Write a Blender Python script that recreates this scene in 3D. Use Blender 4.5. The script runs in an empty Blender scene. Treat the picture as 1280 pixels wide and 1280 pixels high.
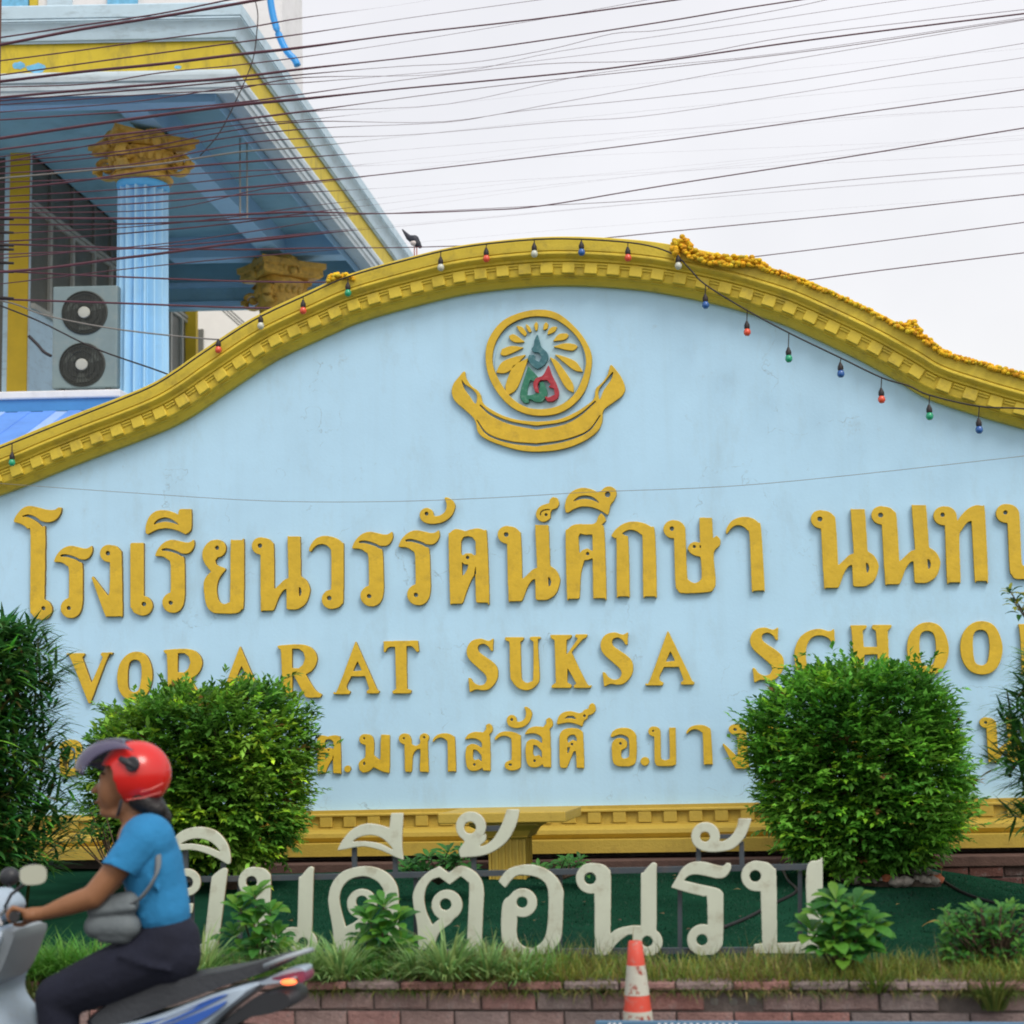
import bpy, bmesh, math, random
import numpy as np
from mathutils import Vector, Matrix, noise
R = math.radians
random.seed(7); rng = np.random.default_rng(7)
sc = bpy.context.scene
C = bpy.data.collections.new('scene'); sc.collection.children.link(C)

# ------------------------------------------------------------ camera
EYE = Vector((0, 0, 1.57)); FPX = 2040.0
_vx = np.array([-11100 - 640, 1225 - 640, FPX]); _vy = np.array([1000 - 640, 912 - 640, FPX])
AX = -_vx / np.linalg.norm(_vx); AY = _vy / np.linalg.norm(_vy)
AY = AY - AX * (AX @ AY); AY /= np.linalg.norm(AY)
AZ = np.cross(AX, AY); AZ = -AZ if AZ[1] > 0 else AZ
cd = bpy.data.cameras.new('camera'); cam = bpy.data.objects.new('camera', cd); C.objects.link(cam)
cd.sensor_width = 36; cd.lens = FPX / 1280 * 36; cd.clip_start = 0.05; cd.clip_end = 3000
rt = Vector((AX[0], AY[0], AZ[0])); up = -Vector((AX[1], AY[1], AZ[1])); bk = -Vector((AX[2], AY[2], AZ[2]))
cam.matrix_world = Matrix(((rt.x, up.x, bk.x, EYE.x), (rt.y, up.y, bk.y, EYE.y), (rt.z, up.z, bk.z, EYE.z), (0, 0, 0, 1)))
sc.camera = cam
cd.dof.use_dof = True; cd.dof.focus_distance = 12.6; cd.dof.aperture_fstop = 2.8

# ------------------------------------------------------------ world, sun, exposure
SUN_EL, SUN_AZ = R(50), R(140)          # azimuth measured from +Y towards +X
w = bpy.data.worlds.new('World'); sc.world = w; w.use_nodes = True
nt = w.node_tree; nt.nodes.clear()
wo = nt.nodes.new('ShaderNodeOutputWorld'); bg = nt.nodes.new('ShaderNodeBackground')
bg2 = nt.nodes.new('ShaderNodeBackground'); add = nt.nodes.new('ShaderNodeAddShader')
sky = nt.nodes.new('ShaderNodeTexSky'); sky.sky_type = 'NISHITA'; sky.sun_disc = False
sky.sun_elevation = SUN_EL; sky.sun_rotation = SUN_AZ; sky.dust_density = 4; sky.air_density = 1.5
wtc = nt.nodes.new('ShaderNodeTexCoord'); wnz = nt.nodes.new('ShaderNodeTexNoise'); wnz.inputs['Scale'].default_value = 5; wnz.inputs['Detail'].default_value = 5; wnz.inputs['Roughness'].default_value = .5
wmr = nt.nodes.new('ShaderNodeMapRange'); wmr.inputs[1].default_value = .3; wmr.inputs[2].default_value = .7; wmr.inputs[3].default_value = .94; wmr.inputs[4].default_value = 1.05
nt.links.new(wtc.outputs['Generated'], wnz.inputs['Vector']); nt.links.new(wnz.outputs[0], wmr.inputs[0]); nt.links.new(wmr.outputs[0], bg2.inputs[1])     # soft cloud tone
nt.links.new(sky.outputs[0], bg.inputs[0]); bg.inputs[1].default_value = 0.05
bg2.inputs[0].default_value = (0.80, 0.765, 0.760, 1); bg2.inputs[1].default_value = 1.0   # even white overcast layer
nt.links.new(bg.outputs[0], add.inputs[0]); nt.links.new(bg2.outputs[0], add.inputs[1]); nt.links.new(add.outputs[0], wo.inputs[0])
sd = bpy.data.lights.new('sun', 'SUN'); sd.energy = 1.5; sd.angle = R(22); sd.color = (1, 0.97, 0.92)
so = bpy.data.objects.new('sun', sd); C.objects.link(so)
sv = Vector((math.sin(SUN_AZ) * math.cos(SUN_EL), math.cos(SUN_AZ) * math.cos(SUN_EL), math.sin(SUN_EL)))
so.rotation_euler = (-sv).to_track_quat('-Z', 'Y').to_euler()
sc.view_settings.view_transform = 'Standard'; sc.view_settings.look = 'None'
sc.view_settings.exposure = 0.0; sc.view_settings.gamma = 1
sc.cycles.filter_width = 1.9

# ------------------------------------------------------------ pixel helpers (photo pixels, 1280 wide)
def ray(px, py):
    d = np.array([px - 640, py - 640, FPX]); v = Vector((AX @ d, AY @ d, AZ @ d)); return v
def atY(px, py, Y):
    v = ray(px, py); return EYE + v * (Y / v.y)
def atX(px, py, X):
    v = ray(px, py); return EYE + v * (X / v.x)
def atZ(px, py, Z):
    v = ray(px, py); return EYE + v * ((Z - EYE.z) / v.z)

# ------------------------------------------------------------ materials
def mat(name, col, rough=0.6, var=0.12, vscale=6.0, bump=0.0, bscale=60.0, metal=0.0, dirt=None, dirt_amt=0.0, dscale=2.5, attr=False, trans=0.0, emit=None, spec=0.4, stretch=None):
    m = bpy.data.materials.new(name); m.use_nodes = True; n = m.node_tree.nodes; L = m.node_tree.links
    b = n['Principled BSDF']; b.inputs['Roughness'].default_value = rough; b.inputs['Metallic'].default_value = metal
    b.inputs['Specular IOR Level'].default_value = spec
    tc = n.new('ShaderNodeTexCoord'); src = tc.outputs['Object']
    if stretch:
        mp = n.new('ShaderNodeMapping'); mp.inputs['Scale'].default_value = stretch; L.new(src, mp.inputs[0]); src2 = mp.outputs[0]
    else: src2 = src
    nz = n.new('ShaderNodeTexNoise'); nz.inputs['Scale'].default_value = vscale; nz.inputs['Detail'].default_value = 6; nz.inputs['Roughness'].default_value = 0.65
    L.new(src, nz.inputs['Vector'])
    mr = n.new('ShaderNodeMapRange'); mr.inputs[1].default_value = 0.25; mr.inputs[2].default_value = 0.75
    mr.inputs[3].default_value = 1 - var; mr.inputs[4].default_value = 1 + var; L.new(nz.outputs[0], mr.inputs[0])
    mx = n.new('ShaderNodeVectorMath'); mx.operation = 'SCALE'
    if attr:
        at = n.new('ShaderNodeAttribute'); at.attribute_name = 'tint'; L.new(at.outputs['Color'], mx.inputs[0])
    else: mx.inputs[0].default_value = col[:3]
    L.new(mr.outputs[0], mx.inputs['Scale']); out = mx.outputs[0]
    if dirt:
        n2 = n.new('ShaderNodeTexNoise'); n2.inputs['Scale'].default_value = dscale; n2.inputs['Detail'].default_value = 9; n2.inputs['Roughness'].default_value = 0.72
        L.new(src2, n2.inputs['Vector'])
        r2 = n.new('ShaderNodeMapRange'); r2.inputs[1].default_value = 0.52; r2.inputs[2].default_value = 0.72; r2.inputs[3].default_value = 0; r2.inputs[4].default_value = dirt_amt
        L.new(n2.outputs[0], r2.inputs[0])
        mm = n.new('ShaderNodeMix'); mm.data_type = 'RGBA'; L.new(r2.outputs[0], mm.inputs['Factor']); L.new(out, mm.inputs[6]); mm.inputs[7].default_value = (*dirt, 1)
        out = mm.outputs[2]
    L.new(out, b.inputs['Base Color'])
    if bump:
        n3 = n.new('ShaderNodeTexNoise'); n3.inputs['Scale'].default_value = bscale; n3.inputs['Detail'].default_value = 5; L.new(src, n3.inputs['Vector'])
        bp = n.new('ShaderNodeBump'); bp.inputs['Strength'].default_value = bump; bp.inputs['Distance'].default_value = 0.01
        L.new(n3.outputs[0], bp.inputs['Height']); L.new(bp.outputs[0], b.inputs['Normal'])
    if trans:
        tr = n.new('ShaderNodeBsdfTranslucent'); L.new(out, tr.inputs[0]); ms = n.new('ShaderNodeMixShader'); ms.inputs[0].default_value = trans
        L.new(b.outputs[0], ms.inputs[1]); L.new(tr.outputs[0], ms.inputs[2]); L.new(ms.outputs[0], n['Material Output'].inputs[0])
    if emit:
        b.inputs['Emission Color'].default_value = (*emit[:3], 1); b.inputs['Emission Strength'].default_value = emit[3]
    return m
M = {}
M['wall'] = mat('pale_blue_plaster', (0.49, 0.755, 0.965), 0.75, 0.05, 1.6, 0.10, 45, dirt=(0.33, 0.43, 0.46), dirt_amt=0.30, dscale=1.6, stretch=(1.6, 1, 0.7))
M['gold'] = mat('ochre_yellow_paint', (0.70, 0.465, 0.032), 0.5, 0.16, 7, 0.22, 40, dirt=(0.30, 0.20, 0.04), dirt_amt=0.55, dscale=8)
M['base'] = mat('base_ochre_paint', (0.52, 0.37, 0.06), 0.55, 0.12, 5, 0.3, 60, dirt=(0.22, 0.15, 0.03), dirt_amt=0.5, dscale=5)
M['arch'] = mat('mustard_yellow_paint', (0.72, 0.55, 0.055), 0.55, 0.10, 4, 0.3, 50, dirt=(0.26, 0.19, 0.05), dirt_amt=0.6, dscale=5)
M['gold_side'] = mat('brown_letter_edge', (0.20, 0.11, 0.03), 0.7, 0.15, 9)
M['mono_green'] = mat('monogram_green', (0.03, 0.20, 0.12), 0.5, 0.25, 25, dirt=(0.35, 0.42, 0.4), dirt_amt=0.4, dscale=25)
M['mono_teal'] = mat('monogram_teal', (0.05, 0.17, 0.20), 0.5, 0.25, 25, dirt=(0.35, 0.42, 0.4), dirt_amt=0.4, dscale=25)
M['mono_red'] = mat('monogram_red', (0.42, 0.035, 0.05), 0.5, 0.25, 25, dirt=(0.45, 0.35, 0.35), dirt_amt=0.35, dscale=25)
M['bpale'] = mat('pale_blue_moulding', (0.50, 0.66, 0.76), 0.6, 0.08, 3, 0.1, 40, dirt=(0.22, 0.27, 0.28), dirt_amt=0.6, dscale=2.2, stretch=(1, 1, 4))
M['bpale2'] = mat('pale_grey_moulding', (0.52, 0.62, 0.68), 0.6, 0.08, 3, 0.1, 40, dirt=(0.25, 0.27, 0.26), dirt_amt=0.55, dscale=2.6, stretch=(1, 1, 4))
M['byellow'] = mat('yellow_frieze_paint', (0.60, 0.47, 0.03), 0.6, 0.12, 3, 0.1, 40, dirt=(0.16, 0.13, 0.05), dirt_amt=0.6, dscale=1.7, stretch=(2.5, 2.5, 0.8))
M['byellow2'] = mat('yellow_pillar_paint', (0.66, 0.43, 0.02), 0.6, 0.12, 3, 0.1, 40)
M['peel'] = mat('peeled_blue_patch', (0.16, 0.47, 0.72), 0.6, 0.3, 12)
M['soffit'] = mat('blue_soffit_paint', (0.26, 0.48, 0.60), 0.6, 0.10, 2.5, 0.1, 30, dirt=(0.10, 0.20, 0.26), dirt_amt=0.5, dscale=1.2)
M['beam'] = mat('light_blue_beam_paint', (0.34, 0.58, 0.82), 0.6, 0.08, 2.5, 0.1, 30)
M['column'] = mat('sky_blue_column_paint', (0.40, 0.69, 0.92), 0.5, 0.06, 3, 0.1, 40, dirt=(0.3, 0.42, 0.5), dirt_amt=0.2, dscale=4)
M['colneck'] = mat('bright_blue_neck_paint', (0.10, 0.45, 0.85), 0.5, 0.1, 3)
M['capital'] = mat('aged_gold_plaster', (0.58, 0.35, 0.06), 0.5, 0.3, 9, 0.12, 50, dirt=(0.07, 0.04, 0.015), dirt_amt=0.9, dscale=6)
M['glass'] = mat('dusty_dark_glass', (0.10, 0.10, 0.08), 0.4, 0.3, 4, spec=0.6)
M['alu'] = mat('grey_window_frame', (0.42, 0.41, 0.36), 0.45, 0.1, 8, metal=0.2)
M['darkframe'] = mat('dark_window_frame', (0.16, 0.16, 0.14), 0.5, 0.1, 8)
M['ac'] = mat('ac_casing', (0.19, 0.26, 0.27), 0.45, 0.08, 5, dirt=(0.3, 0.3, 0.26), dirt_amt=0.4)
M['acdark'] = mat('ac_grille_dark', (0.035, 0.04, 0.035), 0.5, 0.2, 9)
M['acfan'] = mat('ac_fan_hub', (0.42, 0.43, 0.38), 0.5, 0.1, 9)
M['white'] = mat('white_paint', (0.76, 0.77, 0.78), 0.5, 0.06, 4, dirt=(0.4, 0.4, 0.38), dirt_amt=0.4)
M['blueband'] = mat('awning_blue_metal', (0.06, 0.25, 0.55), 0.4, 0.1, 4)
M['tarp'] = mat('awning_blue_tarp', (0.14, 0.32, 0.80), 0.6, 0.15, 3, 0.2, 20)
M['tarp2'] = mat('awning_pale_tarp', (0.35, 0.52, 0.85), 0.6, 0.15, 3)
M['pipe'] = mat('blue_plastic_pipe', (0.03, 0.30, 0.72), 0.3, 0.1, 5)
M['cable'] = mat('black_cable_rubber', (0.025, 0.02, 0.022), 0.55, 0.2, 3)
M['cablethin'] = mat('maroon_sky_glare_cable', (0.11, 0.04, 0.06), 0.5, 0.2, 3)  # maroon stands in for bright sky washing over dark wires
M['cablegrey'] = mat('grey_cable_rubber', (0.22, 0.21, 0.20), 0.55, 0.2, 3)
M['concrete'] = mat('concrete', (0.28, 0.25, 0.23), 0.85, 0.2, 6, 0.5, 50)
M['brick'] = mat('worn_red_brick', (0.20, 0.11, 0.10), 0.9, 0.4, 16, 0.9, 70, attr=True, dirt=(0.20, 0.185, 0.18), dirt_amt=0.9, dscale=9)
M['mortar'] = mat('dark_mortar', (0.13, 0.11, 0.10), 0.95, 0.3, 14, 0.6, 80)
M['soil'] = mat('dark_soil', (0.05, 0.038, 0.028), 0.95, 0.4, 20, 1.0, 40)
M['turf'] = mat('green_artificial_turf', (0.013, 0.060, 0.034), 1.0, 0.35, 2.0, 1.0, 260, dirt=(0.012, 0.035, 0.030), dirt_amt=0.85, dscale=0.8, spec=0.0)
M['asphalt'] = mat('asphalt', (0.055, 0.055, 0.055), 0.9, 0.25, 20, 0.8, 160)
M['paving'] = mat('pavement_concrete', (0.24, 0.23, 0.21), 0.9, 0.2, 5, 0.5, 80)
M['cream'] = mat('cream_painted_steel', (0.56, 0.60, 0.49), 0.5, 0.08, 5, dirt=(0.27, 0.22, 0.13), dirt_amt=0.75, dscale=7)
M['cream_edge'] = mat('tan_cut_edge', (0.34, 0.24, 0.12), 0.6, 0.1, 5)
M['steel'] = mat('blue_grey_steel_tube', (0.055, 0.07, 0.085), 0.5, 0.15, 9, dirt=(0.12, 0.07, 0.04), dirt_amt=0.4, dscale=9)
M['rubber'] = mat('black_rubber', (0.02, 0.02, 0.022), 0.6, 0.2, 9)
M['bark'] = mat('brown_bark', (0.09, 0.06, 0.04), 0.9, 0.3, 20, 0.9, 60)
M['leaf'] = mat('leaf', (0.05, 0.1, 0.02), 0.45, 0.25, 8, attr=True, trans=0.38, spec=0.3)
M['flower'] = mat('marigold_petals', (0.75, 0.32, 0.01), 0.8, 0.2, 40, attr=True, bump=0.5, bscale=120)
M['stone'] = mat('grey_stone', (0.26, 0.24, 0.22), 0.9, 0.3, 12, 0.8, 50, attr=True)

# ------------------------------------------------------------ object helpers
ORG = {}
def tag(o, label=None, cat=None, group=None, kind=None):
    if label: o['label'] = label
    if cat: o['category'] = cat
    if group: o['group'] = group
    if kind: o['kind'] = kind
    return o
def thing(name, loc, label, cat, group=None):
    o = bpy.data.objects.new(name, None); o.empty_display_size = 0.2; C.objects.link(o); o.location = loc
    ORG[o.name] = Vector(loc); return tag(o, label, cat, group)
class MB:
    def __init__(s): s.v = []; s.f = []; s.c = []; s.mi = []
    def add(s, vs, fs, col=None, mi=0):
        b = len(s.v); s.v += [tuple(p) for p in vs]; s.f += [tuple(b + i for i in f) for f in fs]
        s.mi += [mi] * len(fs)
        if col is not None: s.c += [col] * len(vs)
    def box(s, a, b, col=None, mi=0):
        x0, y0, z0 = [min(p, q) for p, q in zip(a, b)]; x1, y1, z1 = [max(p, q) for p, q in zip(a, b)]
        s.add([(x0, y0, z0), (x1, y0, z0), (x1, y1, z0), (x0, y1, z0), (x0, y0, z1), (x1, y0, z1), (x1, y1, z1), (x0, y1, z1)],
              [(0, 3, 2, 1), (4, 5, 6, 7), (0, 1, 5, 4), (1, 2, 6, 5), (2, 3, 7, 6), (3, 0, 4, 7)], col, mi)
    def tube(s, pts, rad, n=8, caps=True, col=None, flat=1.0):
        pts = [Vector(p) for p in pts]; rs = rad if isinstance(rad, (list, tuple)) else [rad] * len(pts)
        vs = []; fs = []
        for i, p in enumerate(pts):
            t = (pts[min(i + 1, len(pts) - 1)] - pts[max(i - 1, 0)]).normalized()
            u = t.orthogonal() if abs(t.z) > 0.95 else t.cross(Vector((0, 0, 1)))
            if abs(t.z) > 0.95: u = Vector((0, 1, 0)).cross(t)
            u.normalize(); v = t.cross(u)
            for k in range(n):
                a = 2 * math.pi * k / n; vs.append(p + (u * math.cos(a) * flat + v * math.sin(a)) * rs[i])
        for i in range(len(pts) - 1):
            for k in range(n): fs.append((i * n + k, i * n + (k + 1) % n, (i + 1) * n + (k + 1) % n, (i + 1) * n + k))
        if caps: fs += [tuple(range(n - 1, -1, -1)), tuple((len(pts) - 1) * n + k for k in range(n))]
        s.add(vs, fs, col)
    def lathe(s, c, prof, n=32, axis='z', col=None, flute=None):
        vs = []; fs = []
        for r, h in prof:
            for k in range(n):
                a = 2 * math.pi * k / n; rr = r
                if axis == 'z': vs.append((c[0] + rr * math.cos(a), c[1] + rr * math.sin(a), c[2] + h))
                elif axis == 'y': vs.append((c[0] + rr * math.cos(a), c[1] + h, c[2] + rr * math.sin(a)))
                else: vs.append((c[0] + h, c[1] + rr * math.cos(a), c[2] + rr * math.sin(a)))
        for i in range(len(prof) - 1):
            for k in range(n): fs.append((i * n + k, i * n + (k + 1) % n, (i + 1) * n + (k + 1) % n, (i + 1) * n + k))
        fs += [tuple(range(n - 1, -1, -1)), tuple((len(prof) - 1) * n + k for k in range(n))]
        s.add(vs, fs, col)
    def ball(s, c, r, n=10, sq=(1, 1, 1), col=None):
        prof = [(max(1e-4, math.sin(math.pi * i / n)) * r, -math.cos(math.pi * i / n) * r) for i in range(n + 1)]
        b = len(s.v); s.lathe((0, 0, 0), prof, n + 2, 'z', col)
        for i in range(b, len(s.v)):
            x, y, z = s.v[i]; s.v[i] = (c[0] + x * sq[0], c[1] + y * sq[1], c[2] + z * sq[2])
    def mesh(s, name, mats, org=Vector((0, 0, 0)), smooth=False, fix=True):
        me = bpy.data.meshes.new(name)
        v = np.array(s.v, dtype=float) - np.array(org)
        me.from_pydata(v.tolist(), [], s.f)
        for m in (mats if isinstance(mats, (list, tuple)) else [mats]): me.materials.append(m)
        if any(s.mi): me.polygons.foreach_set('material_index', s.mi)
        if s.c:
            ca = me.color_attributes.new('tint', 'FLOAT_COLOR', 'POINT')
            arr = np.ones((len(s.v), 4)); arr[:, :3] = np.array(s.c)[:, :3]; ca.data.foreach_set('color', arr.ravel())
        if fix:
            bm = bmesh.new(); bm.from_mesh(me); bmesh.ops.recalc_face_normals(bm, faces=bm.faces); bm.to_mesh(me); bm.free()
        if smooth is True: me.polygons.foreach_set('use_smooth', [True] * len(me.polygons))
        elif smooth: me.polygons.foreach_set('use_smooth', [True] * len(me.polygons)); me.set_sharp_from_angle(angle=R(smooth))
        me.update(); return me
    def obj(s, name, mats, parent=None, org=None, smooth=False, fix=True):
        po = ORG[parent.name] if parent else Vector((0, 0, 0))
        if org is None: org = po if parent else Vector(np.mean(np.array(s.v), axis=0))
        me = s.mesh(name, mats, org, smooth, fix); return link(name, me, parent, org)
def link(name, me, parent, org):
    o = bpy.data.objects.new(name, me); C.objects.link(o); ORG[o.name] = Vector(org)
    if parent: o.parent = parent; o.location = Vector(org) - ORG[parent.name]
    else: o.location = org
    return o
def structure(name, mb, m, **k): return tag(mb.obj(name, m, None, Vector((0, 0, 0)), **k), kind='structure')
def bevel(o, w, seg=2):
    md = o.modifiers.new('bevel', 'BEVEL'); md.width = w; md.segments = seg; md.limit_method = 'ANGLE'; md.angle_limit = R(35)
    return o
def crm(pts, n=8, closed=False):
    P = [np.array(p, float) for p in pts]; N = len(P); out = []
    for i in range(N if closed else N - 1):
        p0 = P[(i - 1) % N] if closed or i > 0 else 2 * P[0] - P[1]; p1 = P[i]; p2 = P[(i + 1) % N]
        p3 = P[(i + 2) % N] if closed or i + 2 < N else 2 * P[-1] - P[-2]
        for k in range(n):
            t = k / n; out.append(0.5 * ((2 * p1) + (-p0 + p2) * t + (2 * p0 - 5 * p1 + 4 * p2 - p3) * t * t + (-p0 + 3 * p1 - 3 * p2 + p3) * t ** 3))
    if not closed: out.append(P[-1])
    return out

# voxel-blended solid: tapered capsules and ellipsoids fused into one continuous skin
def blob(name, caps=(), balls=(), mats=None, parent=None, vox=0.008, smooth=6, boxes=(), extra=None, attrf=None):
    mb = MB()
    for (a, b, r0, r1) in caps:
        a, b = Vector(a), Vector(b); n = 14; pts = []; rs = []
        d = (b - a); L = max(d.length, 1e-5); d = d / L
        for i in range(6): t = math.pi / 2 * (1 - i / 5); pts.append(a - d * r0 * math.sin(t)); rs.append(max(r0 * math.cos(t), 1e-4))
        for i in range(6): t = math.pi / 2 * (i / 5); pts.append(b + d * r1 * math.sin(t)); rs.append(max(r1 * math.cos(t), 1e-4))
        mb.tube(pts, rs, n)
    for (c, r) in balls:
        mb.ball(c, 1.0, 14, r)
    for (a, b) in boxes: mb.box(a, b)
    if extra: extra(mb)
    po = ORG[parent.name] if parent else Vector(mb.v[0])
    me = mb.mesh(name, mats, po)
    o = link(name, me, parent, po)
    md = o.modifiers.new('r', 'REMESH'); md.mode = 'VOXEL'; md.voxel_size = vox; md.use_smooth_shade = True
    if smooth: s2 = o.modifiers.new('s', 'SMOOTH'); s2.iterations = smooth; s2.factor = 0.6
    dg = bpy.context.evaluated_depsgraph_get(); dg.update()
    me2 = bpy.data.meshes.new_from_object(o.evaluated_get(dg)); o.modifiers.clear(); o.data = me2; me2.name = name
    return o

# ------------------------------------------------------------ traced shapes -> contours (raster union, marching squares)
def inside(poly, X, Y):
    r = np.zeros(X.shape, bool); n = len(poly)
    for i in range(n):
        x0, y0 = poly[i]; x1, y1 = poly[(i + 1) % n]
        if y0 == y1: continue
        c = ((y0 > Y) != (y1 > Y)) & (X < (x1 - x0) * (Y - y0) / (y1 - y0) + x0); r ^= c
    return r
def march(F, lv=0.5):
    H, W = F.shape; segs = {}
    def interp(a, b, fa, fb): t = (lv - fa) / (fb - fa); return (a[0] + (b[0] - a[0]) * t, a[1] + (b[1] - a[1]) * t)
    B = F > lv
    idx = B[:-1, :-1] * 1 + B[:-1, 1:] * 2 + B[1:, 1:] * 4 + B[1:, :-1] * 8
    ys, xs = np.nonzero((idx > 0) & (idx < 15))
    T = {1: [(3, 0)], 2: [(0, 1)], 3: [(3, 1)], 4: [(1, 2)], 5: [(3, 0), (1, 2)], 6: [(0, 2)], 7: [(3, 2)], 8: [(2, 3)], 9: [(2, 0)], 10: [(0, 1), (2, 3)], 11: [(2, 1)], 12: [(1, 3)], 13: [(1, 0)], 14: [(0, 3)]}
    nxt = {}; pos = {}
    for y, x in zip(ys.tolist(), xs.tolist()):
        def key(e):
            if e == 0: k = (0, y, x); a, b = (x, y), (x + 1, y)
            elif e == 1: k = (1, y, x + 1); a, b = (x + 1, y), (x + 1, y + 1)
            elif e == 2: k = (0, y + 1, x); a, b = (x, y + 1), (x + 1, y + 1)
            else: k = (1, y, x); a, b = (x, y), (x, y + 1)
            if k not in pos: pos[k] = interp(a, b, F[a[1], a[0]], F[b[1], b[0]])
            return k
        for a, b in T[int(idx[y, x])]: nxt.setdefault(key(a), []).append(key(b))
    loops = []
    while nxt:
        s = next(iter(nxt)); cur = s; lp = []
        while cur in nxt:
            lp.append(pos[cur]); l = nxt[cur]; n2 = l.pop()
            if not l: del nxt[cur]
            cur = n2
            if cur == s: break
        if len(lp) > 8: loops.append(lp)
    return loops
def rdp(pts, eps):
    P = np.array(pts); n = len(P); keep = np.zeros(n, bool)
    a = 0; b = int(np.argmax(((P - P[0]) ** 2).sum(1))); keep[[a, b]] = True; st = [(a, b), (b, n)]
    while st:
        i, j = st.pop()
        if j - i < 2: continue
        p = P[i]; q = P[j % n]; d = q - p; L = np.hypot(*d) + 1e-9; s = P[i + 1:j]
        dist = np.abs(d[0] * (s[:, 1] - p[1]) - d[1] * (s[:, 0] - p[0])) / L; k = int(np.argmax(dist))
        if dist[k] > eps: keep[i + 1 + k] = True; st += [(i, i + 1 + k), (i + 1 + k, j)]
    return P[keep]
def soft(poly):
    n = len(poly); Pn = [np.array(p, float) for p in poly]; cor = []
    for i in range(n):
        a = Pn[i] - Pn[i - 1]; b = Pn[(i + 1) % n] - Pn[i]; c = abs(math.atan2(a[0] * b[1] - a[1] * b[0], a @ b))
        cor.append(c > R(50) or (c > R(28) and min(np.hypot(*a), np.hypot(*b)) > 90))
    if not any(cor): return [tuple(q) for q in crm(poly, 6, True)]
    s0 = cor.index(True); idx = [(s0 + k) % n for k in range(n + 1)]; out = []; run = [Pn[idx[0]]]
    for k in idx[1:]:
        run.append(Pn[k])
        if cor[k]:
            if len(run) == 2: out.append(tuple(run[0]))
            else: out += [tuple(q) for q in crm(run, 6)[:-1]]
            run = [Pn[k]]
    return out
def contours(prims, step=1.6, sig=1.5):
    xs = []; ys = []
    for p in prims:
        if p[0] in 'PQ': xs += [q[0] for q in p[1]]; ys += [q[1] for q in p[1]]
        elif p[0] == 'D': xs += [p[1] - p[3], p[1] + p[3]]; ys += [p[2] - p[3], p[2] + p[3]]
        elif p[0] == 'S': xs += [q[0] + s * p[1] for q in p[2] for s in (-1, 1)]; ys += [q[1] + s * p[1] for q in p[2] for s in (-1, 1)]
    x0, x1, y0, y1 = min(xs) - 12, max(xs) + 12, min(ys) - 12, max(ys) + 12
    gx = np.arange(x0, x1, step); gy = np.arange(y0, y1, step); X, Y = np.meshgrid(gx, gy); F = np.zeros(X.shape)
    for p in prims:
        t = p[0]
        if t == 'P': F[inside(soft(p[1]), X, Y)] = 1
        elif t == 'Q': F[inside([tuple(q) for q in crm(p[1], 6, True)], X, Y)] = 1
        elif t == 'h': F[inside(p[1], X, Y)] = 0
        elif t == 'q': F[inside([tuple(q) for q in crm(p[1], 6, True)], X, Y)] = 0
        elif t == 'D': F[(X - p[1]) ** 2 + (Y - p[2]) ** 2 < p[3] ** 2] = 1
        elif t == 'd': F[(X - p[1]) ** 2 + (Y - p[2]) ** 2 < p[3] ** 2] = 0
        elif t in 'Ss':
            c = crm(p[2], 6)
            for i in range(len(c) - 1):
                a, b = c[i], c[i + 1]; ab = b - a; L2 = ab @ ab + 1e-9
                u = np.clip(((X - a[0]) * ab[0] + (Y - a[1]) * ab[1]) / L2, 0, 1)
                wd = p[1] if not isinstance(p[1], tuple) else p[1][0] + (p[1][1] - p[1][0]) * (i + u) / (len(c) - 1)
                F[np.hypot(X - a[0] - u * ab[0], Y - a[1] - u * ab[1]) < wd / 2] = 1 if t == 'S' else 0
    k = np.exp(-0.5 * (np.arange(-4, 5) / sig) ** 2); k /= k.sum()
    F = np.apply_along_axis(lambda r: np.convolve(r, k, 'same'), 0, F); F = np.apply_along_axis(lambda r: np.convolve(r, k, 'same'), 1, F)
    out = []
    for lp in march(F):
        q = rdp(lp, 0.3)
        if len(q) > 2: out.append([(x0 + a * step, y0 + b * step) for a, b in q])
    return out
def plate(name, loops, depth, mats, bev=0.004):
    """loops in local (x, z) metres -> solid plate, front face on local -Y, back on y=0"""
    cu = bpy.data.curves.new(name, 'CURVE'); cu.dimensions = '2D'; cu.fill_mode = 'BOTH'
    cu.extrude = max(depth / 2 - bev, 0.0005); cu.bevel_depth = bev; cu.bevel_resolution = 1; cu.offset = -bev * 0.7
    for lp in loops:
        sp = cu.splines.new('POLY'); sp.points.add(len(lp) - 1); sp.use_cyclic_u = True
        sp.points.foreach_set('co', [c for (x, z) in lp for c in (x, z, 0, 1)])
    o = bpy.data.objects.new('tmp', cu); C.objects.link(o)
    dg = bpy.context.evaluated_depsgraph_get(); me = bpy.data.meshes.new_from_object(o.evaluated_get(dg))
    bpy.data.objects.remove(o); bpy.data.curves.remove(cu)
    me.name = name; me.transform(Matrix.Rotation(R(90), 4, 'X')); me.transform(Matrix.Translation((0, -depth / 2, 0)))
    me.materials.clear()
    for m in mats: me.materials.append(m)
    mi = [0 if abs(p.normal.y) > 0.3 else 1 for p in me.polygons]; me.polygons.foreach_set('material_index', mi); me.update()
    return me
CROPS = {'C1': (0, 610, .21094), 'C2': (240, 610, .21094), 'C3': (480, 600, .21094), 'C4': (740, 600, .21094), 'C5': (1000, 600, .21875),
         'C6': (380, 780, .23438), 'C7': (660, 770, .23438), 'C8': (900, 780, .29688), 'E': (550, 370, .19531),
         'W3': (180, 980, .23438), 'W4': (400, 980, .23438), 'W5': (640, 980, .23438), 'W6': (860, 980, .23438)}
def topx(crop, p): o = CROPS[crop]; return (o[0] + p[0] * o[2], o[1] + p[1] * o[2])
GL = {}
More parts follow.
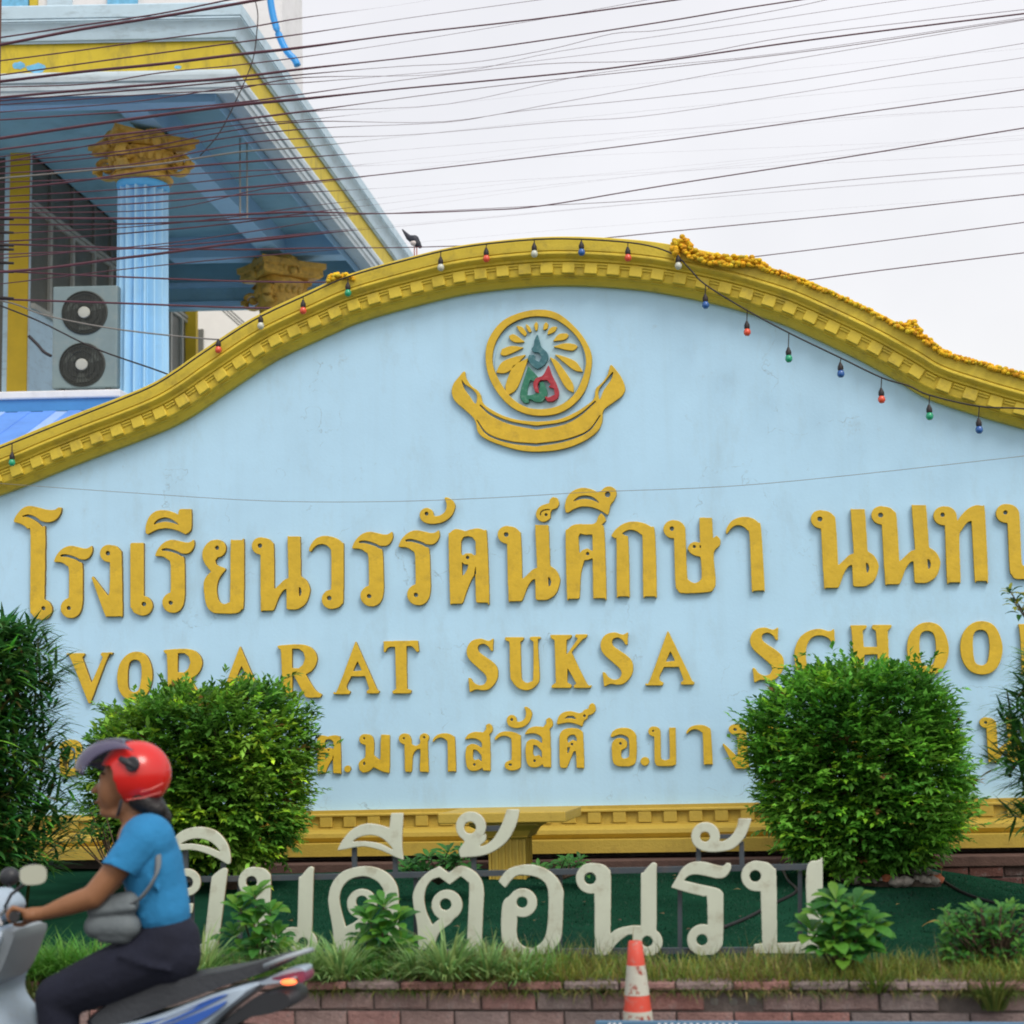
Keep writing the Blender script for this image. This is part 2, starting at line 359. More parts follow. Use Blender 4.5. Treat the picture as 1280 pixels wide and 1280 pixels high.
def glyph(key, crop, prims, Y):
    loops = contours(prims); L = []
    for lp in loops: L.append([(lambda v: (v.x, v.z))(atY(*topx(crop, p), Y)) for p in lp])
    xs = [p[0] for l in L for p in l]; zs = [p[1] for l in L for p in l]; ox, oz = min(xs), max(zs)
    GL[key] = ([[(x - ox, z - oz) for x, z in l] for l in L], (ox, oz), {})
def put(key, Y, depth, mats, parent, tl=None, sc2=(1, 1), label=None, off=0.002, name='letter'):
    loops, (ox, oz), cache = GL[key]
    if tl: v = atY(tl[0], tl[1], Y); ox, oz = v.x, v.z
    if sc2 not in cache: cache[sc2] = plate(name + '_' + 'mesh', [[(x * sc2[0], z * sc2[1]) for x, z in l] for l in loops], depth, mats, 0.0035 if sc2 == (1, 1) else 0.0025)
    o = link(name, cache[sc2], parent, Vector((ox, Y - off, oz)))
    if label: o['label'] = label
    return o

# ============================================================ GROUND
YS = 12.6            # face of the sign wall
YP = 7.0             # street face of the brick planter
def strip(name, z, x0, x1, y0, y1, m, n=1):
    mb = MB(); mb.add([(x0, y0, z), (x1, y0, z), (x1, y1, z), (x0, y1, z)], [(0, 1, 2, 3)]); return structure(name, mb, m)
strip('ground', -0.02, -400, 400, -200, 600, M['paving'])
strip('road', 0.0, -80, 80, -6.0, 6.35, M['asphalt'])
mb = MB(); mb.box((-80, 6.35, -0.01), (80, 6.5, 0.13)); bevel(structure('kerb', mb, M['concrete']), 0.015)
mb = MB(); mb.box((-80, 6.505, -0.01), (80, YP - 0.005, 0.125)); structure('pavement', mb, M['paving'])

def lawn_z(x, y):
    t = min(max((y - 7.6) / 4.2, 0), 1)
    zb = 0.60 - 0.27 * min(max((x - 0.6) / 1.6, 0), 1)
    return 0.44 + (zb - 0.44) * (t * t * (3 - 2 * t)) + 0.03 * noise.noise(Vector((x * 0.9, y * 0.9, 0)))
ZTOP = atY(640, 1226, YP).z
mb = MB(); nx, ny = 130, 40
xs = np.linspace(-7.5, 7.5, nx); ysg = np.linspace(7.2, YS + 0.1, ny)
mb.add([(x, y, lawn_z(x, y) + (0.004 * random.random())) for y in ysg for x in xs], [(j * nx + i, j * nx + i + 1, (j + 1) * nx + i + 1, (j + 1) * nx + i) for j in range(ny - 1) for i in range(nx - 1)])
structure('lawn', mb, M['turf'], smooth=True)
mb = MB(); mb.box((-7.5, YP + 0.13, 0), (7.5, 7.75, ZTOP - 0.055)); structure('soil_bed', mb, M['soil'])

# ============================================================ BRICK WALLS
def brick_mesh(L, H, D, seed, col):
    r = random.Random(seed); mb = MB()
    def j(a): return a + r.uniform(-0.006, 0.006)
    c = 0.006; vs = []
    x0, x1, z0, z1 = -L / 2, L / 2, -H / 2, H / 2
    front = [(j(x0 + c), 0, j(z0 + c)), (j(x1 - c), 0, j(z0 + c)), (j(x1 - c), 0, j(z1 - c)), (j(x0 + c), 0, j(z1 - c))]
    mid = [(x0, c, z0), (x1, c, z0), (x1, c, z1), (x0, c, z1)]; back = [(x0, D, z0), (x1, D, z0), (x1, D, z1), (x0, D, z1)]
    q = lambda a, b: [(a + i, a + (i + 1) % 4, b + (i + 1) % 4, b + i) for i in range(4)]
    mb.add(front + mid + back, [(0, 1, 2, 3)] + q(4, 0) + q(8, 4) + [(11, 10, 9, 8)], col)
    return mb.mesh('brick', M['brick'], fix=True)
def brick_wall(t, x0, x1, y, courses, L, D, cols, gap=0.009, off=0.0, skip=None):
    cache = {}
    for ci, (z0, z1) in enumerate(courses):
        x = x0 + (0.5 * L if ci % 2 else 0) + off
        k = 0
        while x < x1:
            if not (skip and skip(x, ci)):
                s = random.randrange(7); key = (s, round(z1 - z0, 3))
                if key not in cache: cache[key] = brick_mesh(L - gap, z1 - z0 - gap, D, s * 31 + ci, cols[s % len(cols)])
                o = link('brick', cache[key], t, Vector((x + L / 2, y + random.uniform(-0.009, 0.006), (z0 + z1) / 2))); o.rotation_euler = (random.uniform(-.02, .02), random.uniform(-.006, .006), random.uniform(-.02, .02))
            x += L; k += 1
zc = [atY(640, p, YP).z for p in (1226.5, 1239, 1263.5, 1288, 1312, 1336)]
H0 = zc[1] - zc[2]
cs = [(zc[1], zc[0]), (zc[2], zc[1])]; z = zc[2]
while z > 0.02: cs.append((max(z - H0, -0.02), z)); z -= H0
pw = thing('brick_planter', (0, YP, 0), 'low weathered red brick planter wall along the pavement, topped with grass', 'wall')
BL = 0.236
cols = [(0.29, 0.17, 0.15), (0.26, 0.18, 0.165), (0.30, 0.155, 0.135), (0.24, 0.18, 0.17), (0.27, 0.19, 0.175), (0.29, 0.165, 0.15), (0.22, 0.175, 0.165)]
x_hole = atY(1215, 1250, YP).x; x_rnd = atY(907, 1250, YP).x
brick_wall(pw, -4.6, 4.4, YP, cs[:5], BL, 0.12, cols, skip=lambda x, ci: ci == 1 and (abs(x + BL / 2 - x_hole) < BL * 0.4 or abs(x + BL / 2 - x_rnd) < BL * .5))
xr_ = math.floor((x_rnd + 4.6 - .5 * BL) / BL) * BL - 4.6 + .5 * BL
for k in range(3):
    m1 = MB(); cz_ = (zc[1] + zc[2]) / 2 - .003; cx_ = xr_ + BL * (k + .5) / 3
    m1.ball((cx_, YP + .045, cz_), .040, 8, (1, .9, .86), (.17, .165, .15)); m1.obj('round_stone', M['stone'], pw, org=Vector((cx_, YP, cz_)), smooth=True)
mb = MB(); mb.box((-4.6, YP + 0.014, 0.0), (4.5, YP + 0.125, ZTOP - 0.012)); mb.obj('mortar_bed', M['mortar'], pw)
mb = MB()
for i in range(70):
    mb.ball((random.uniform(-4.5, 4.4), YP + random.uniform(0.0, .1), ZTOP - 0.008), random.uniform(0.012, .03), 5, (1.3, .8, .4))
tag(mb.obj('crumbled_mortar', M['soil'], pw), kind='stuff')

# low wall under the sign
zb0 = atY(800, 1075, YS - 0.42).z
lw = thing('brick_plinth', (0, YS - 0.42, 0), 'dark red brick foundation wall running under the yellow base moulding of the sign', 'wall')
cs2 = []; z = zb0
for i in range(6): cs2.append((z - 0.075, z)); z -= 0.075
dc = [(0.10, 0.045, 0.04), (0.085, 0.05, 0.045), (0.12, 0.05, 0.04)]
brick_wall(lw, -5.4, 5.6, YS - 0.42, cs2[1:5], 0.24, 0.1, dc)
mb = MB(); mb.box((-5.4, YS - 0.44, cs2[0][0]), (5.6, YS - 0.05, cs2[0][1])); bevel(mb.obj('coping', mat('brown_coping', (0.11, 0.062, 0.05), 0.85, 0.3, 7, 0.5, 60), lw), 0.008)
mb = MB(); mb.box((-5.4, YS - 0.405, 0), (5.6, YS - 0.06, cs2[0][0] - 0.002)); mb.obj('mortar_bed', M['mortar'], lw)

# ============================================================ SIGN WALL
sign = thing('school_sign', (0, YS, 0), 'large pale blue curved-top school name wall with raised golden Thai and English lettering', 'sign')
outer_px = [(-260, 650), (-150, 611), (-60, 579), (0, 557), (50, 536), (100, 516), (150, 497), (190, 480), (220, 462), (250, 441), (316, 398), (385, 365), (435, 344), (516, 321), (579, 307), (660, 298), (724, 296.5), (800, 301), (860, 310),
            (921, 323), (960, 334), (1000, 347), (1046, 367), (1105, 395), (1158, 424), (1187, 441), (1232, 456), (1280, 470), (1360, 490), (1480, 515), (1600, 535)]
YO = YS - 0.20
pts = [(lambda v: (v.x, v.z))(atY(x, y, YO)) for x, y in outer_px]
path = crm(pts, 8)
# even arc-length resampling
P = np.array(path); seg = np.hypot(*np.diff(P, axis=0).T); S = np.concatenate([[0], np.cumsum(seg)])
NP = 420; sv_ = np.linspace(0, S[-1], NP); P = np.stack([np.interp(sv_, S, P[:, 0]), np.interp(sv_, S, P[:, 1])], 1)
T = np.gradient(P, axis=0); T /= np.linalg.norm(T, axis=1)[:, None]; NI = np.stack([T[:, 1], -T[:, 0]], 1)   # inward (down)
for _ in range(6): NI[1:-1] = (NI[:-2] + 2 * NI[1:-1] + NI[2:]) / 4
NI /= np.linalg.norm(NI, axis=1)[:, None]
TH = 0.352
prof = [(0.0, -0.30), (0.0, 0.215), (0.02, 0.225), (0.315, 0.218), (0.322, 0.205), (0.335, 0.205), (0.342, 0.214), (0.37, 0.222), (0.40, 0.222), (0.43, 0.212), (0.455, 0.196), (0.475, 0.182), (0.50, 0.176), (0.515, 0.176),
        (0.53, 0.172), (0.545, 0.150), (0.80, 0.136), (0.805, 0.138), (0.835, 0.132), (0.84, 0.118), (0.865, 0.112), (0.87, 0.100), (0.92, 0.086), (0.945, 0.068), (0.985, 0.052), (0.99, -0.01), (0.60, -0.31)]
def sweep(profile, mb, P=P, NI=NI, Yb=YS):
    n = len(profile); vs = []; fs = []
    for i in range(len(P)):
        for o, p in profile: q = P[i] + NI[i] * o * TH; vs.append((q[0], Yb - p, q[1]))
    for i in range(len(P) - 1):
        for k in range(n): fs.append((i * n + k, i * n + (k + 1) % n, (i + 1) * n + (k + 1) % n, (i + 1) * n + k))
    fs += [tuple(range(n)), tuple((len(P) - 1) * n + k for k in range(n - 1, -1, -1))]
    mb.add(vs, fs)
mb = MB(); sweep(prof, mb); mb.obj('arch_moulding', M['arch'], sign, smooth=28)
def on_path(s, o):
    x = np.interp(s, sv_, P[:, 0]); z = np.interp(s, sv_, P[:, 1]); nx_ = np.interp(s, sv_, NI[:, 0]); nz_ = np.interp(s, sv_, NI[:, 1])
    l = math.hypot(nx_, nz_); return np.array([x + nx_ / l * o * TH, z + nz_ / l * o * TH]), np.array([nx_, nz_]) / l
def arch_block(s, o0, o1, w, p0, p1):
    c, n = on_path(s, (o0 + o1) / 2); t = np.array([-n[1], n[0]]); h = (o1 - o0) * TH / 2; e = 0.004; vs = []
    for (py, sh) in ((p0, 0), (p1 - e, 0), (p1, e)):
        for a, b in ((-1, -1), (1, -1), (1, 1), (-1, 1)):
            q = c + t * a * (w / 2 - sh) + n * b * (h - sh); vs.append((q[0], YS - py, q[1]))
    q4 = lambda a: [(a + i, a + (i + 1) % 4, a + 4 + (i + 1) % 4, a + 4 + i) for i in range(4)]
    return vs, [(3, 2, 1, 0)] + q4(0) + q4(4) + [(8, 9, 10, 11)]
px_s = lambda px: float(np.interp(atY(px, 0, YO).x, P[:, 0], sv_))
pitch = 0.1865; s = px_s(659.7) - pitch * 30 ; k = 0
while s < S[-1] - 0.15:
    if s > 0.15:
        vs, fs = arch_block(s + pitch / 2, 0.548, 0.80, 0.100, 0.10, 0.168); m1 = MB(); m1.add(vs, fs)
        vs, fs = arch_block(s + pitch / 2, 0.555, 0.765, 0.106, 0.10, 0.158); m1.add(vs, fs)
        m1.obj('dentil', M['arch'], sign)
        vs, fs = arch_block(s, 0.55, 0.60, 0.084, 0.10, 0.166); m2 = MB(); m2.add(vs, fs)
        vs, fs = arch_block(s, 0.60, 0.655, 0.084, 0.10, 0.156); m2.add(vs, fs); m2.obj('notch_step', M['arch'], sign)
        vs, fs = arch_block(s + pitch / 2, 0.845, 0.865, 0.085, 0.06, 0.126); m3 = MB(); m3.add(vs, fs); m3.obj('sill_strip', M['arch'], sign)
    s += pitch
# body of the wall (front face down to the base moulding)
XL, XR = P[0, 0] + 0.02, P[-1, 0] - 0.02
zf = lambda py, p: atY(700, py, YS - p).z
ZB = zf(1060, 0.0)
mb = MB(); inn = [(P[i] + NI[i] * TH * 0.9) for i in range(0, NP, 3)]; inn = [q for q in inn if XL < q[0] < XR]
fr = [(XL, ZB)] + [(XL, inn[0][1])] + [tuple(q) for q in inn] + [(XR, inn[-1][1]), (XR, ZB)]
n = len(fr); mb.add([(x, YS, z) for x, z in fr] + [(x, YS + 0.28, z) for x, z in fr], [tuple(range(n)), tuple(range(2 * n - 1, n - 1, -1))] + [(i, (i + 1) % n, n + (i + 1) % n, n + i) for i in range(n)])
mb.obj('wall_panel', M['wall'], sign)
mb = MB(); mb.box((XL, YS + 0.02, 0.0), (XR, YS + 0.26, ZB + 0.01)); mb.obj('footing', M['mortar'], sign)
# base moulding: straight run, built from pixel heights at x = 700
def run(name, prof, m, parent=sign, x0=XL - 0.05, x1=XR + 0.05, bv=0.0):
    mb = MB(); n = len(prof); vs = [(x, y, z) for x in (x0, x1) for (y, z) in prof]
    mb.add(vs, [(i, (i + 1) % n, n + (i + 1) % n, n + i) for i in range(n)] + [tuple(range(n - 1, -1, -1)), tuple(range(n, 2 * n))])
    o = mb.obj(name, m, parent, smooth=25); return o
Z = lambda py, p: zf(py, p)
bp = [(YS + .2, Z(1008, .05)), (YS - .05, Z(1008, .05)), (YS - .05, Z(1012, .05)), (YS - .075, Z(1014.5, .075)), (YS - .075, Z(1030, .075)), (YS - .10, Z(1030.5, .10)), (YS - .10, Z(1032, .10)),
      (YS - .16, Z(1034, .16)), (YS - .20, Z(1038, .20)), (YS - .205, Z(1043, .205)), (YS - .18, Z(1047, .18)), (YS - .17, Z(1049, .17)), (YS - .27, Z(1051, .27)), (YS - .27, Z(1067, .27)), (YS + .2, Z(1067, .27))]
run('base_moulding', bp, M['base'])
zt, zb_ = Z(1016, .09), Z(1029.5, .09); pb = 0.192; x = XL
x_ref = atY(1006 + 3.5, 1000, YS - .08).x % pb
x = math.floor(XL / pb) * pb + atY(838, 1020, YS - .08).x % pb
while x < XR:                                    # raised blocks; the dark niches are the gaps between them
    m1 = MB(); w2 = (pb - 0.092) / 2; m1.box((x - w2, YS - .070, zb_), (x + w2, YS - .105, zt)); bevel(m1.obj('moulding_block', M['base'], sign), 0.004, 1)
    x += pb
mb = MB(); mb.box((XL, YS - .072, Z(1013.2, .1)), (XR, YS - .108, Z(1016, .1) + .001)); bevel(mb.obj('moulding_strip', M['base'], sign), .003, 1)

# ------------------------------------------------------------ traced lettering
glyph('ro', 'C1', [('P', [(332, 432), (350, 395), (385, 360), (430, 345), (480, 355), (515, 362), (540, 355), (553, 342), (558, 372), (545, 405), (520, 425), (485, 425), (430, 408), (390, 402), (368, 410), (405, 412), (450, 425), (480, 442), (498, 464), (500, 640), (495, 705), (480, 745), (440, 772), (420, 700), (420, 495), (402, 460), (370, 442), (334, 442)]), ('s', 9, [(372, 404), (395, 399), (430, 406), (470, 421)]), ('D', 430, 713, 60), ('d', 418, 714, 13)], YS)
glyph('oh', 'C1', [('P', [(95, 190), (115, 155), (150, 120), (190, 110), (235, 118), (290, 132), (335, 132), (358, 118), (375, 120), (368, 155), (340, 192), (295, 206), (250, 196), (200, 172), (150, 170), (190, 182), (230, 205), (262, 235), (278, 262), (273, 660), (262, 780), (225, 775), (198, 745), (190, 700), (192, 280), (175, 245), (140, 218), (95, 205)]), ('s', 9, [(146, 172), (180, 164), (215, 176), (240, 192)]), ('D', 258, 722, 61), ('d', 268, 715, 13)], YS)
glyph('ngo', 'C1', [('P', [(652, 340), (695, 346), (724, 375), (730, 410), (735, 742), (728, 762), (648, 762), (632, 752), (553, 535), (560, 524), (652, 645), (660, 600), (662, 440), (650, 440)]), ('D', 654, 390, 51), ('d', 649, 390, 14)], YS)
glyph('e', 'C1', [('P', [(782, 335), (795, 328), (860, 328), (860, 655), (862, 757), (835, 754), (805, 740), (788, 712), (782, 680)]), ('D', 855, 700, 58), ('d', 862, 690, 14)], YS)
glyph('ii', 'C1', [('P', [(872, 270), (874, 225), (895, 172), (935, 140), (985, 135), (1030, 145), (1065, 162), (1070, 138), (1082, 128), (1143, 128), (1143, 235), (1132, 262), (1108, 278), (1060, 255), (1000, 242), (940, 250), (885, 278)]), ('q', [(918, 222), (940, 193), (985, 178), (1030, 190), (1070, 222), (1030, 210), (990, 203), (950, 210)])], YS)
glyph('yo', 'C2', [('P', [(160, 308), (115, 318), (78, 360), (70, 405), (85, 450), (122, 498), (92, 530), (78, 570), (84, 650), (98, 705), (125, 735), (155, 744), (268, 744), (300, 722), (314, 680), (316, 330), (305, 312), (245, 312), (238, 330), (234, 650), (222, 680), (200, 690), (175, 680), (162, 655), (155, 600), (168, 540), (208, 485), (198, 476), (155, 458), (145, 430), (158, 412)]), ('D', 158, 361, 52), ('d', 157, 358, 13)], YS)
glyph('no', 'C2', [('P', [(412, 296), (455, 302), (482, 325), (492, 360), (495, 604), (520, 580), (555, 547), (580, 537), (574, 305), (580, 290), (648, 290), (652, 525), (685, 550), (705, 595), (703, 630), (685, 680), (650, 712), (620, 722), (576, 722), (568, 708), (568, 600), (548, 610), (522, 650), (497, 715), (484, 728), (424, 728), (416, 715), (414, 400)]), ('D', 414, 346, 51), ('d', 410, 345, 14), ('h', [(640, 588), (652, 596), (658, 616), (652, 640), (642, 648), (640, 620)])], YS)
glyph('wo', 'C2', [('P', [(700, 378), (706, 350), (735, 308), (770, 290), (810, 287), (860, 300), (893, 325), (905, 360), (903, 650), (895, 690), (868, 712), (835, 718), (832, 640), (832, 400), (825, 362), (800, 340), (765, 336), (735, 350), (712, 380)]), ('D', 833, 662, 57), ('d', 820, 655, 14)], YS)
glyph('hanakat', 'C3', [('P', [(220, 212), (225, 238), (255, 258), (300, 263), (355, 252), (402, 218), (426, 165), (415, 130), (385, 108), (362, 108), (376, 145), (370, 185), (345, 210), (315, 218), (295, 214), (290, 190)]), ('D', 258, 210, 41), ('d', 258, 203, 12)], YS)
glyph('to', 'C3', [('P', [(388, 352), (395, 318), (425, 295), (460, 298), (487, 306), (515, 297), (560, 290), (598, 302), (614, 335), (628, 715), (618, 729), (562, 729), (550, 712), (546, 555), (520, 600), (492, 670), (475, 722), (465, 735), (405, 735), (397, 715)]), ('h', [(462, 365), (475, 342), (500, 335), (528, 342), (547, 365), (550, 440), (545, 452), (520, 437), (490, 437), (470, 452), (462, 440)]), ('h', [(466, 488), (482, 503), (505, 503), (500, 530), (482, 562), (468, 572)]), ('h', [(549, 500), (551, 560), (538, 562)]), ('d', 500, 463, 11)], YS)
glyph('karan', 'C3', [('P', [(905, 215), (912, 180), (938, 155), (985, 140), (985, 120), (1005, 104), (1030, 110), (1041, 140), (1030, 168), (1000, 180), (990, 200), (990, 230), (960, 250), (925, 245)]), ('d', 964, 210, 10), ('s', 8, [(930, 212), (935, 193), (955, 182), (985, 180)])], YS)
glyph('so', 'C3', [('P', [(1080, 330), (1090, 298), (1115, 275), (1150, 265), (1235, 265), (1262, 250), (1272, 222), (1290, 200), (1310, 222), (1318, 245), (1288, 272), (1308, 310), (1320, 690), (1312, 703), (1250, 703), (1243, 690), (1240, 465), (1215, 475), (1190, 478), (1170, 560), (1162, 690), (1155, 705), (1098, 705), (1088, 690)]), ('h', [(1155, 338), (1165, 320), (1195, 328), (1238, 326), (1240, 425), (1208, 408), (1180, 418), (1160, 440)]), ('d', 1210, 440, 11)], YS)
glyph('ue', 'C3', [('P', [(1080, 195), (1076, 150), (1095, 95), (1135, 62), (1185, 50), (1235, 60), (1272, 78), (1290, 68), (1312, 48), (1343, 42), (1372, 58), (1380, 88), (1365, 125), (1345, 150), (1338, 185), (1330, 212), (1293, 188), (1240, 166), (1180, 160), (1130, 175), (1095, 196)]), ('q', [(1122, 132), (1155, 103), (1200, 95), (1245, 107), (1280, 140), (1240, 124), (1200, 116), (1160, 120)]), ('d', 1328, 90, 17)], YS)
glyph('ko', 'C4', [('P', [(120, 328), (145, 295), (190, 262), (240, 250), (300, 256), (350, 280), (374, 318), (385, 680), (376, 692), (315, 692), (306, 680), (302, 360), (290, 325), (255, 302), (215, 300), (178, 320), (202, 335), (217, 365), (225, 680), (218, 692), (158, 692), (150, 680), (148, 370), (140, 350), (120, 338)])], YS)
glyph('sso', 'C4', [('P', [(478, 240), (520, 248), (548, 275), (555, 320), (564, 560), (578, 598), (610, 613), (640, 600), (652, 570), (645, 458), (610, 450), (582, 432), (568, 408), (585, 380), (612, 370), (642, 376), (638, 240), (645, 226), (712, 228), (718, 350), (740, 333), (760, 355), (758, 390), (722, 440), (734, 600), (722, 645), (690, 666), (540, 673), (510, 655), (496, 610), (488, 346), (478, 347)]), ('D', 479, 295, 53), ('d', 475, 292, 14), ('d', 608, 398, 10), ('h', [(640, 385), (648, 395), (646, 412), (638, 405)])], YS)
glyph('aa', 'C4', [('P', [(795, 322), (799, 290), (825, 250), (865, 228), (910, 222), (950, 230), (985, 255), (1002, 295), (1023, 642), (1018, 656), (958, 659), (948, 645), (935, 340), (920, 300), (890, 275), (855, 272), (825, 290), (803, 320)])], YS)
glyph('tho', 'C5', [('P', [(815, 153), (858, 160), (888, 190), (896, 240), (920, 205), (962, 165), (1005, 147), (1042, 152), (1053, 180), (1072, 565), (1062, 579), (1005, 579), (996, 565), (978, 238), (955, 245), (925, 285), (908, 335), (915, 575), (908, 586), (848, 588), (838, 575), (826, 262), (812, 262)]), ('D', 814, 208, 53), ('d', 812, 203, 13)], YS)
glyph('bo', 'C5', [('P', [(1170, 140), (1212, 147), (1243, 175), (1252, 230), (1262, 460), (1275, 495), (1310, 505), (1350, 495), (1362, 460), (1345, 150), (1415, 148), (1432, 520), (1412, 550), (1380, 565), (1240, 568), (1208, 545), (1195, 500), (1183, 248), (1170, 248)]), ('D', 1170, 194, 53), ('d', 1170, 190, 13)], YS)
# Latin
glyph('V', 'C1', [('P', [(405, 982), (500, 980), (512, 990), (497, 1005), (552, 1158), (620, 1003), (606, 990), (612, 977), (678, 975), (672, 990), (648, 1005), (545, 1278), (535, 1275), (428, 1010), (408, 995)])], YS)
glyph('O', 'C5', [('Q', [(1035, 808), (1095, 825), (1135, 880), (1154, 960), (1140, 1040), (1100, 1095), (1040, 1112), (975, 1095), (930, 1040), (914, 960), (928, 880), (975, 825)]), ('q', [(1030, 857), (1060, 868), (1075, 900), (1080, 960), (1072, 1030), (1055, 1055), (1028, 1060), (1000, 1045), (988, 1000), (985, 940), (988, 890), (1002, 865)])], YS)
glyph('R', 'C2', [('P', [(515, 945), (525, 935), (640, 928), (700, 940), (735, 970), (748, 1010), (740, 1050), (715, 1085), (680, 1105), (725, 1180), (745, 1205), (778, 1225), (768, 1241), (690, 1241), (668, 1215), (602, 1095), (602, 1210), (618, 1235), (522, 1237), (542, 1210), (535, 975), (528, 960)]), ('h', [(600, 953), (640, 953), (668, 975), (678, 1010), (665, 1048), (640, 1070), (600, 1068)])], YS)
glyph('A', 'C4', [('P', [(450, 898), (460, 912), (582, 1165), (592, 1188), (610, 1200), (604, 1213), (530, 1213), (528, 1200), (545, 1188), (517, 1108), (428, 1110), (402, 1165), (406, 1190), (426, 1202), (420, 1218), (318, 1218), (320, 1203), (345, 1188)]), ('h', [(466, 1015), (495, 1073), (438, 1079)])], YS)
glyph('T', 'C3', [('P', [(5, 965), (15, 957), (205, 953), (213, 1015), (202, 1022), (182, 996), (165, 985), (138, 985), (142, 1220), (150, 1240), (168, 1247), (165, 1264), (58, 1266), (55, 1252), (78, 1240), (72, 990), (45, 990), (25, 1000), (14, 1022), (5, 1022)])], YS)
glyph('S', 'C4', [('P', [(215, 903), (213, 978), (200, 975), (185, 950), (155, 935), (128, 942), (120, 962), (135, 990), (200, 1035), (235, 1070), (246, 1110), (235, 1160), (195, 1205), (150, 1214), (115, 1208), (75, 1226), (66, 1140), (80, 1143), (100, 1170), (135, 1185), (165, 1178), (178, 1150), (168, 1120), (130, 1085), (75, 1035), (55, 995), (60, 950), (90, 915), (140, 905), (185, 918)])], YS)
glyph('U', 'C3', [('P', [(722, 943), (732, 933), (832, 934), (830, 948), (812, 960), (818, 1160), (830, 1192), (850, 1203), (875, 1195), (888, 1170), (890, 960), (868, 945), (870, 931), (930, 930), (930, 945), (915, 960), (925, 1165), (912, 1210), (880, 1238), (840, 1246), (795, 1230), (762, 1190), (752, 1150), (748, 960), (725, 952)])], YS)
glyph('K', 'C7', [('P', [(123, 106), (130, 102), (237, 102), (232, 118), (208, 130), (208, 210), (270, 122), (252, 112), (258, 99), (320, 99), (314, 115), (290, 130), (235, 195), (315, 358), (342, 370), (338, 383), (248, 383), (248, 370), (262, 362), (212, 275), (212, 355), (237, 370), (232, 384), (128, 384), (132, 370), (152, 358), (145, 130), (126, 120)])], YS)
glyph('C', 'C8', [('P', [(480, 20), (483, 75), (470, 78), (455, 60), (420, 48), (385, 60), (365, 95), (362, 150), (375, 195), (405, 220), (440, 215), (470, 190), (482, 195), (460, 230), (420, 250), (370, 240), (330, 205), (315, 160), (315, 110), (335, 60), (375, 30), (420, 22), (460, 32)])], YS)
glyph('H', 'C8', [('P', [(533, 10), (540, 7), (618, 7), (613, 20), (600, 28), (604, 98), (661, 97), (655, 28), (638, 20), (641, 5), (722, 5), (718, 18), (705, 28), (715, 220), (732, 240), (650, 242), (665, 225), (662, 128), (606, 130), (610, 225), (630, 245), (548, 246), (562, 228), (553, 28)])], YS)
glyph('L', 'C8', [('P', [(1238, 2), (1330, 0), (1326, 12), (1310, 20), (1322, 190), (1360, 185), (1390, 150), (1397, 212), (1255, 215), (1268, 195), (1258, 20)])], YS)
# third line
glyph('mo', 'C6', [('P', [(328, 587), (358, 592), (376, 620), (377, 700), (412, 728), (415, 600), (420, 590), (462, 592), (460, 780), (452, 792), (420, 785), (375, 762), (352, 785), (320, 793), (300, 778), (298, 740), (318, 720), (332, 712), (334, 645), (325, 643)]), ('D', 327, 615, 28), ('d', 325, 610, 7), ('h', [(325, 730), (334, 743), (326, 758), (318, 745)])], YS)
glyph('ho', 'C6', [('P', [(538, 583), (562, 590), (575, 612), (578, 642), (600, 650), (622, 640), (630, 600), (650, 584), (670, 598), (663, 625), (668, 780), (660, 788), (627, 787), (622, 775), (626, 665), (605, 670), (585, 700), (580, 775), (575, 789), (543, 788), (540, 640), (530, 640)]), ('D', 538, 612, 28), ('D', 645, 608, 25), ('d', 537, 610, 7), ('d', 645, 605, 7)], YS)
glyph('soo', 'C6', [('P', [(860, 617), (878, 590), (912, 576), (960, 578), (976, 560), (973, 540), (990, 530), (1006, 545), (1008, 572), (992, 590), (995, 620), (998, 772), (990, 781), (960, 781), (955, 765), (930, 780), (895, 782), (872, 760), (865, 700), (870, 655), (895, 640), (925, 645), (952, 662), (952, 635), (930, 615), (895, 610)]), ('h', [(905, 668), (925, 672), (950, 700), (952, 738), (935, 720), (912, 727), (903, 715)]), ('d', 912, 750, 8)], YS)
glyph('do', 'C7', [('P', [(170, 660), (178, 620), (210, 600), (265, 600), (295, 620), (302, 800), (295, 809), (262, 809), (258, 720), (245, 722), (218, 790), (210, 809), (180, 809), (172, 790)]), ('h', [(210, 652), (225, 635), (250, 632), (262, 650), (262, 670), (240, 660), (215, 678)]), ('h', [(212, 700), (228, 700), (220, 730), (212, 735)]), ('d', 237, 684, 8)], YS)
glyph('thik', 'C7', [('P', [(155, 579), (165, 540), (190, 515), (230, 508), (270, 518), (290, 515), (305, 500), (325, 495), (330, 475), (345, 464), (360, 478), (363, 505), (345, 523), (322, 530), (318, 548), (300, 560), (292, 590), (260, 576), (220, 568), (185, 573)]), ('h', [(188, 552), (215, 533), (245, 533), (264, 553), (235, 546), (212, 546)]), ('d', 303, 533, 8)], YS)
glyph('aw', 'C7', [('P', [(442, 640), (455, 615), (490, 598), (540, 600), (572, 625), (580, 660), (578, 770), (555, 797), (520, 801), (480, 799), (455, 775), (449, 700), (455, 670), (480, 652), (512, 655), (530, 675), (527, 702), (500, 715), (498, 748), (510, 762), (535, 755), (542, 740), (540, 660), (525, 640), (495, 632), (465, 640), (448, 648)]), ('d', 495, 680, 8)], YS)
glyph('dot', 'C7', [('D', 625, 775, 23)], YS)
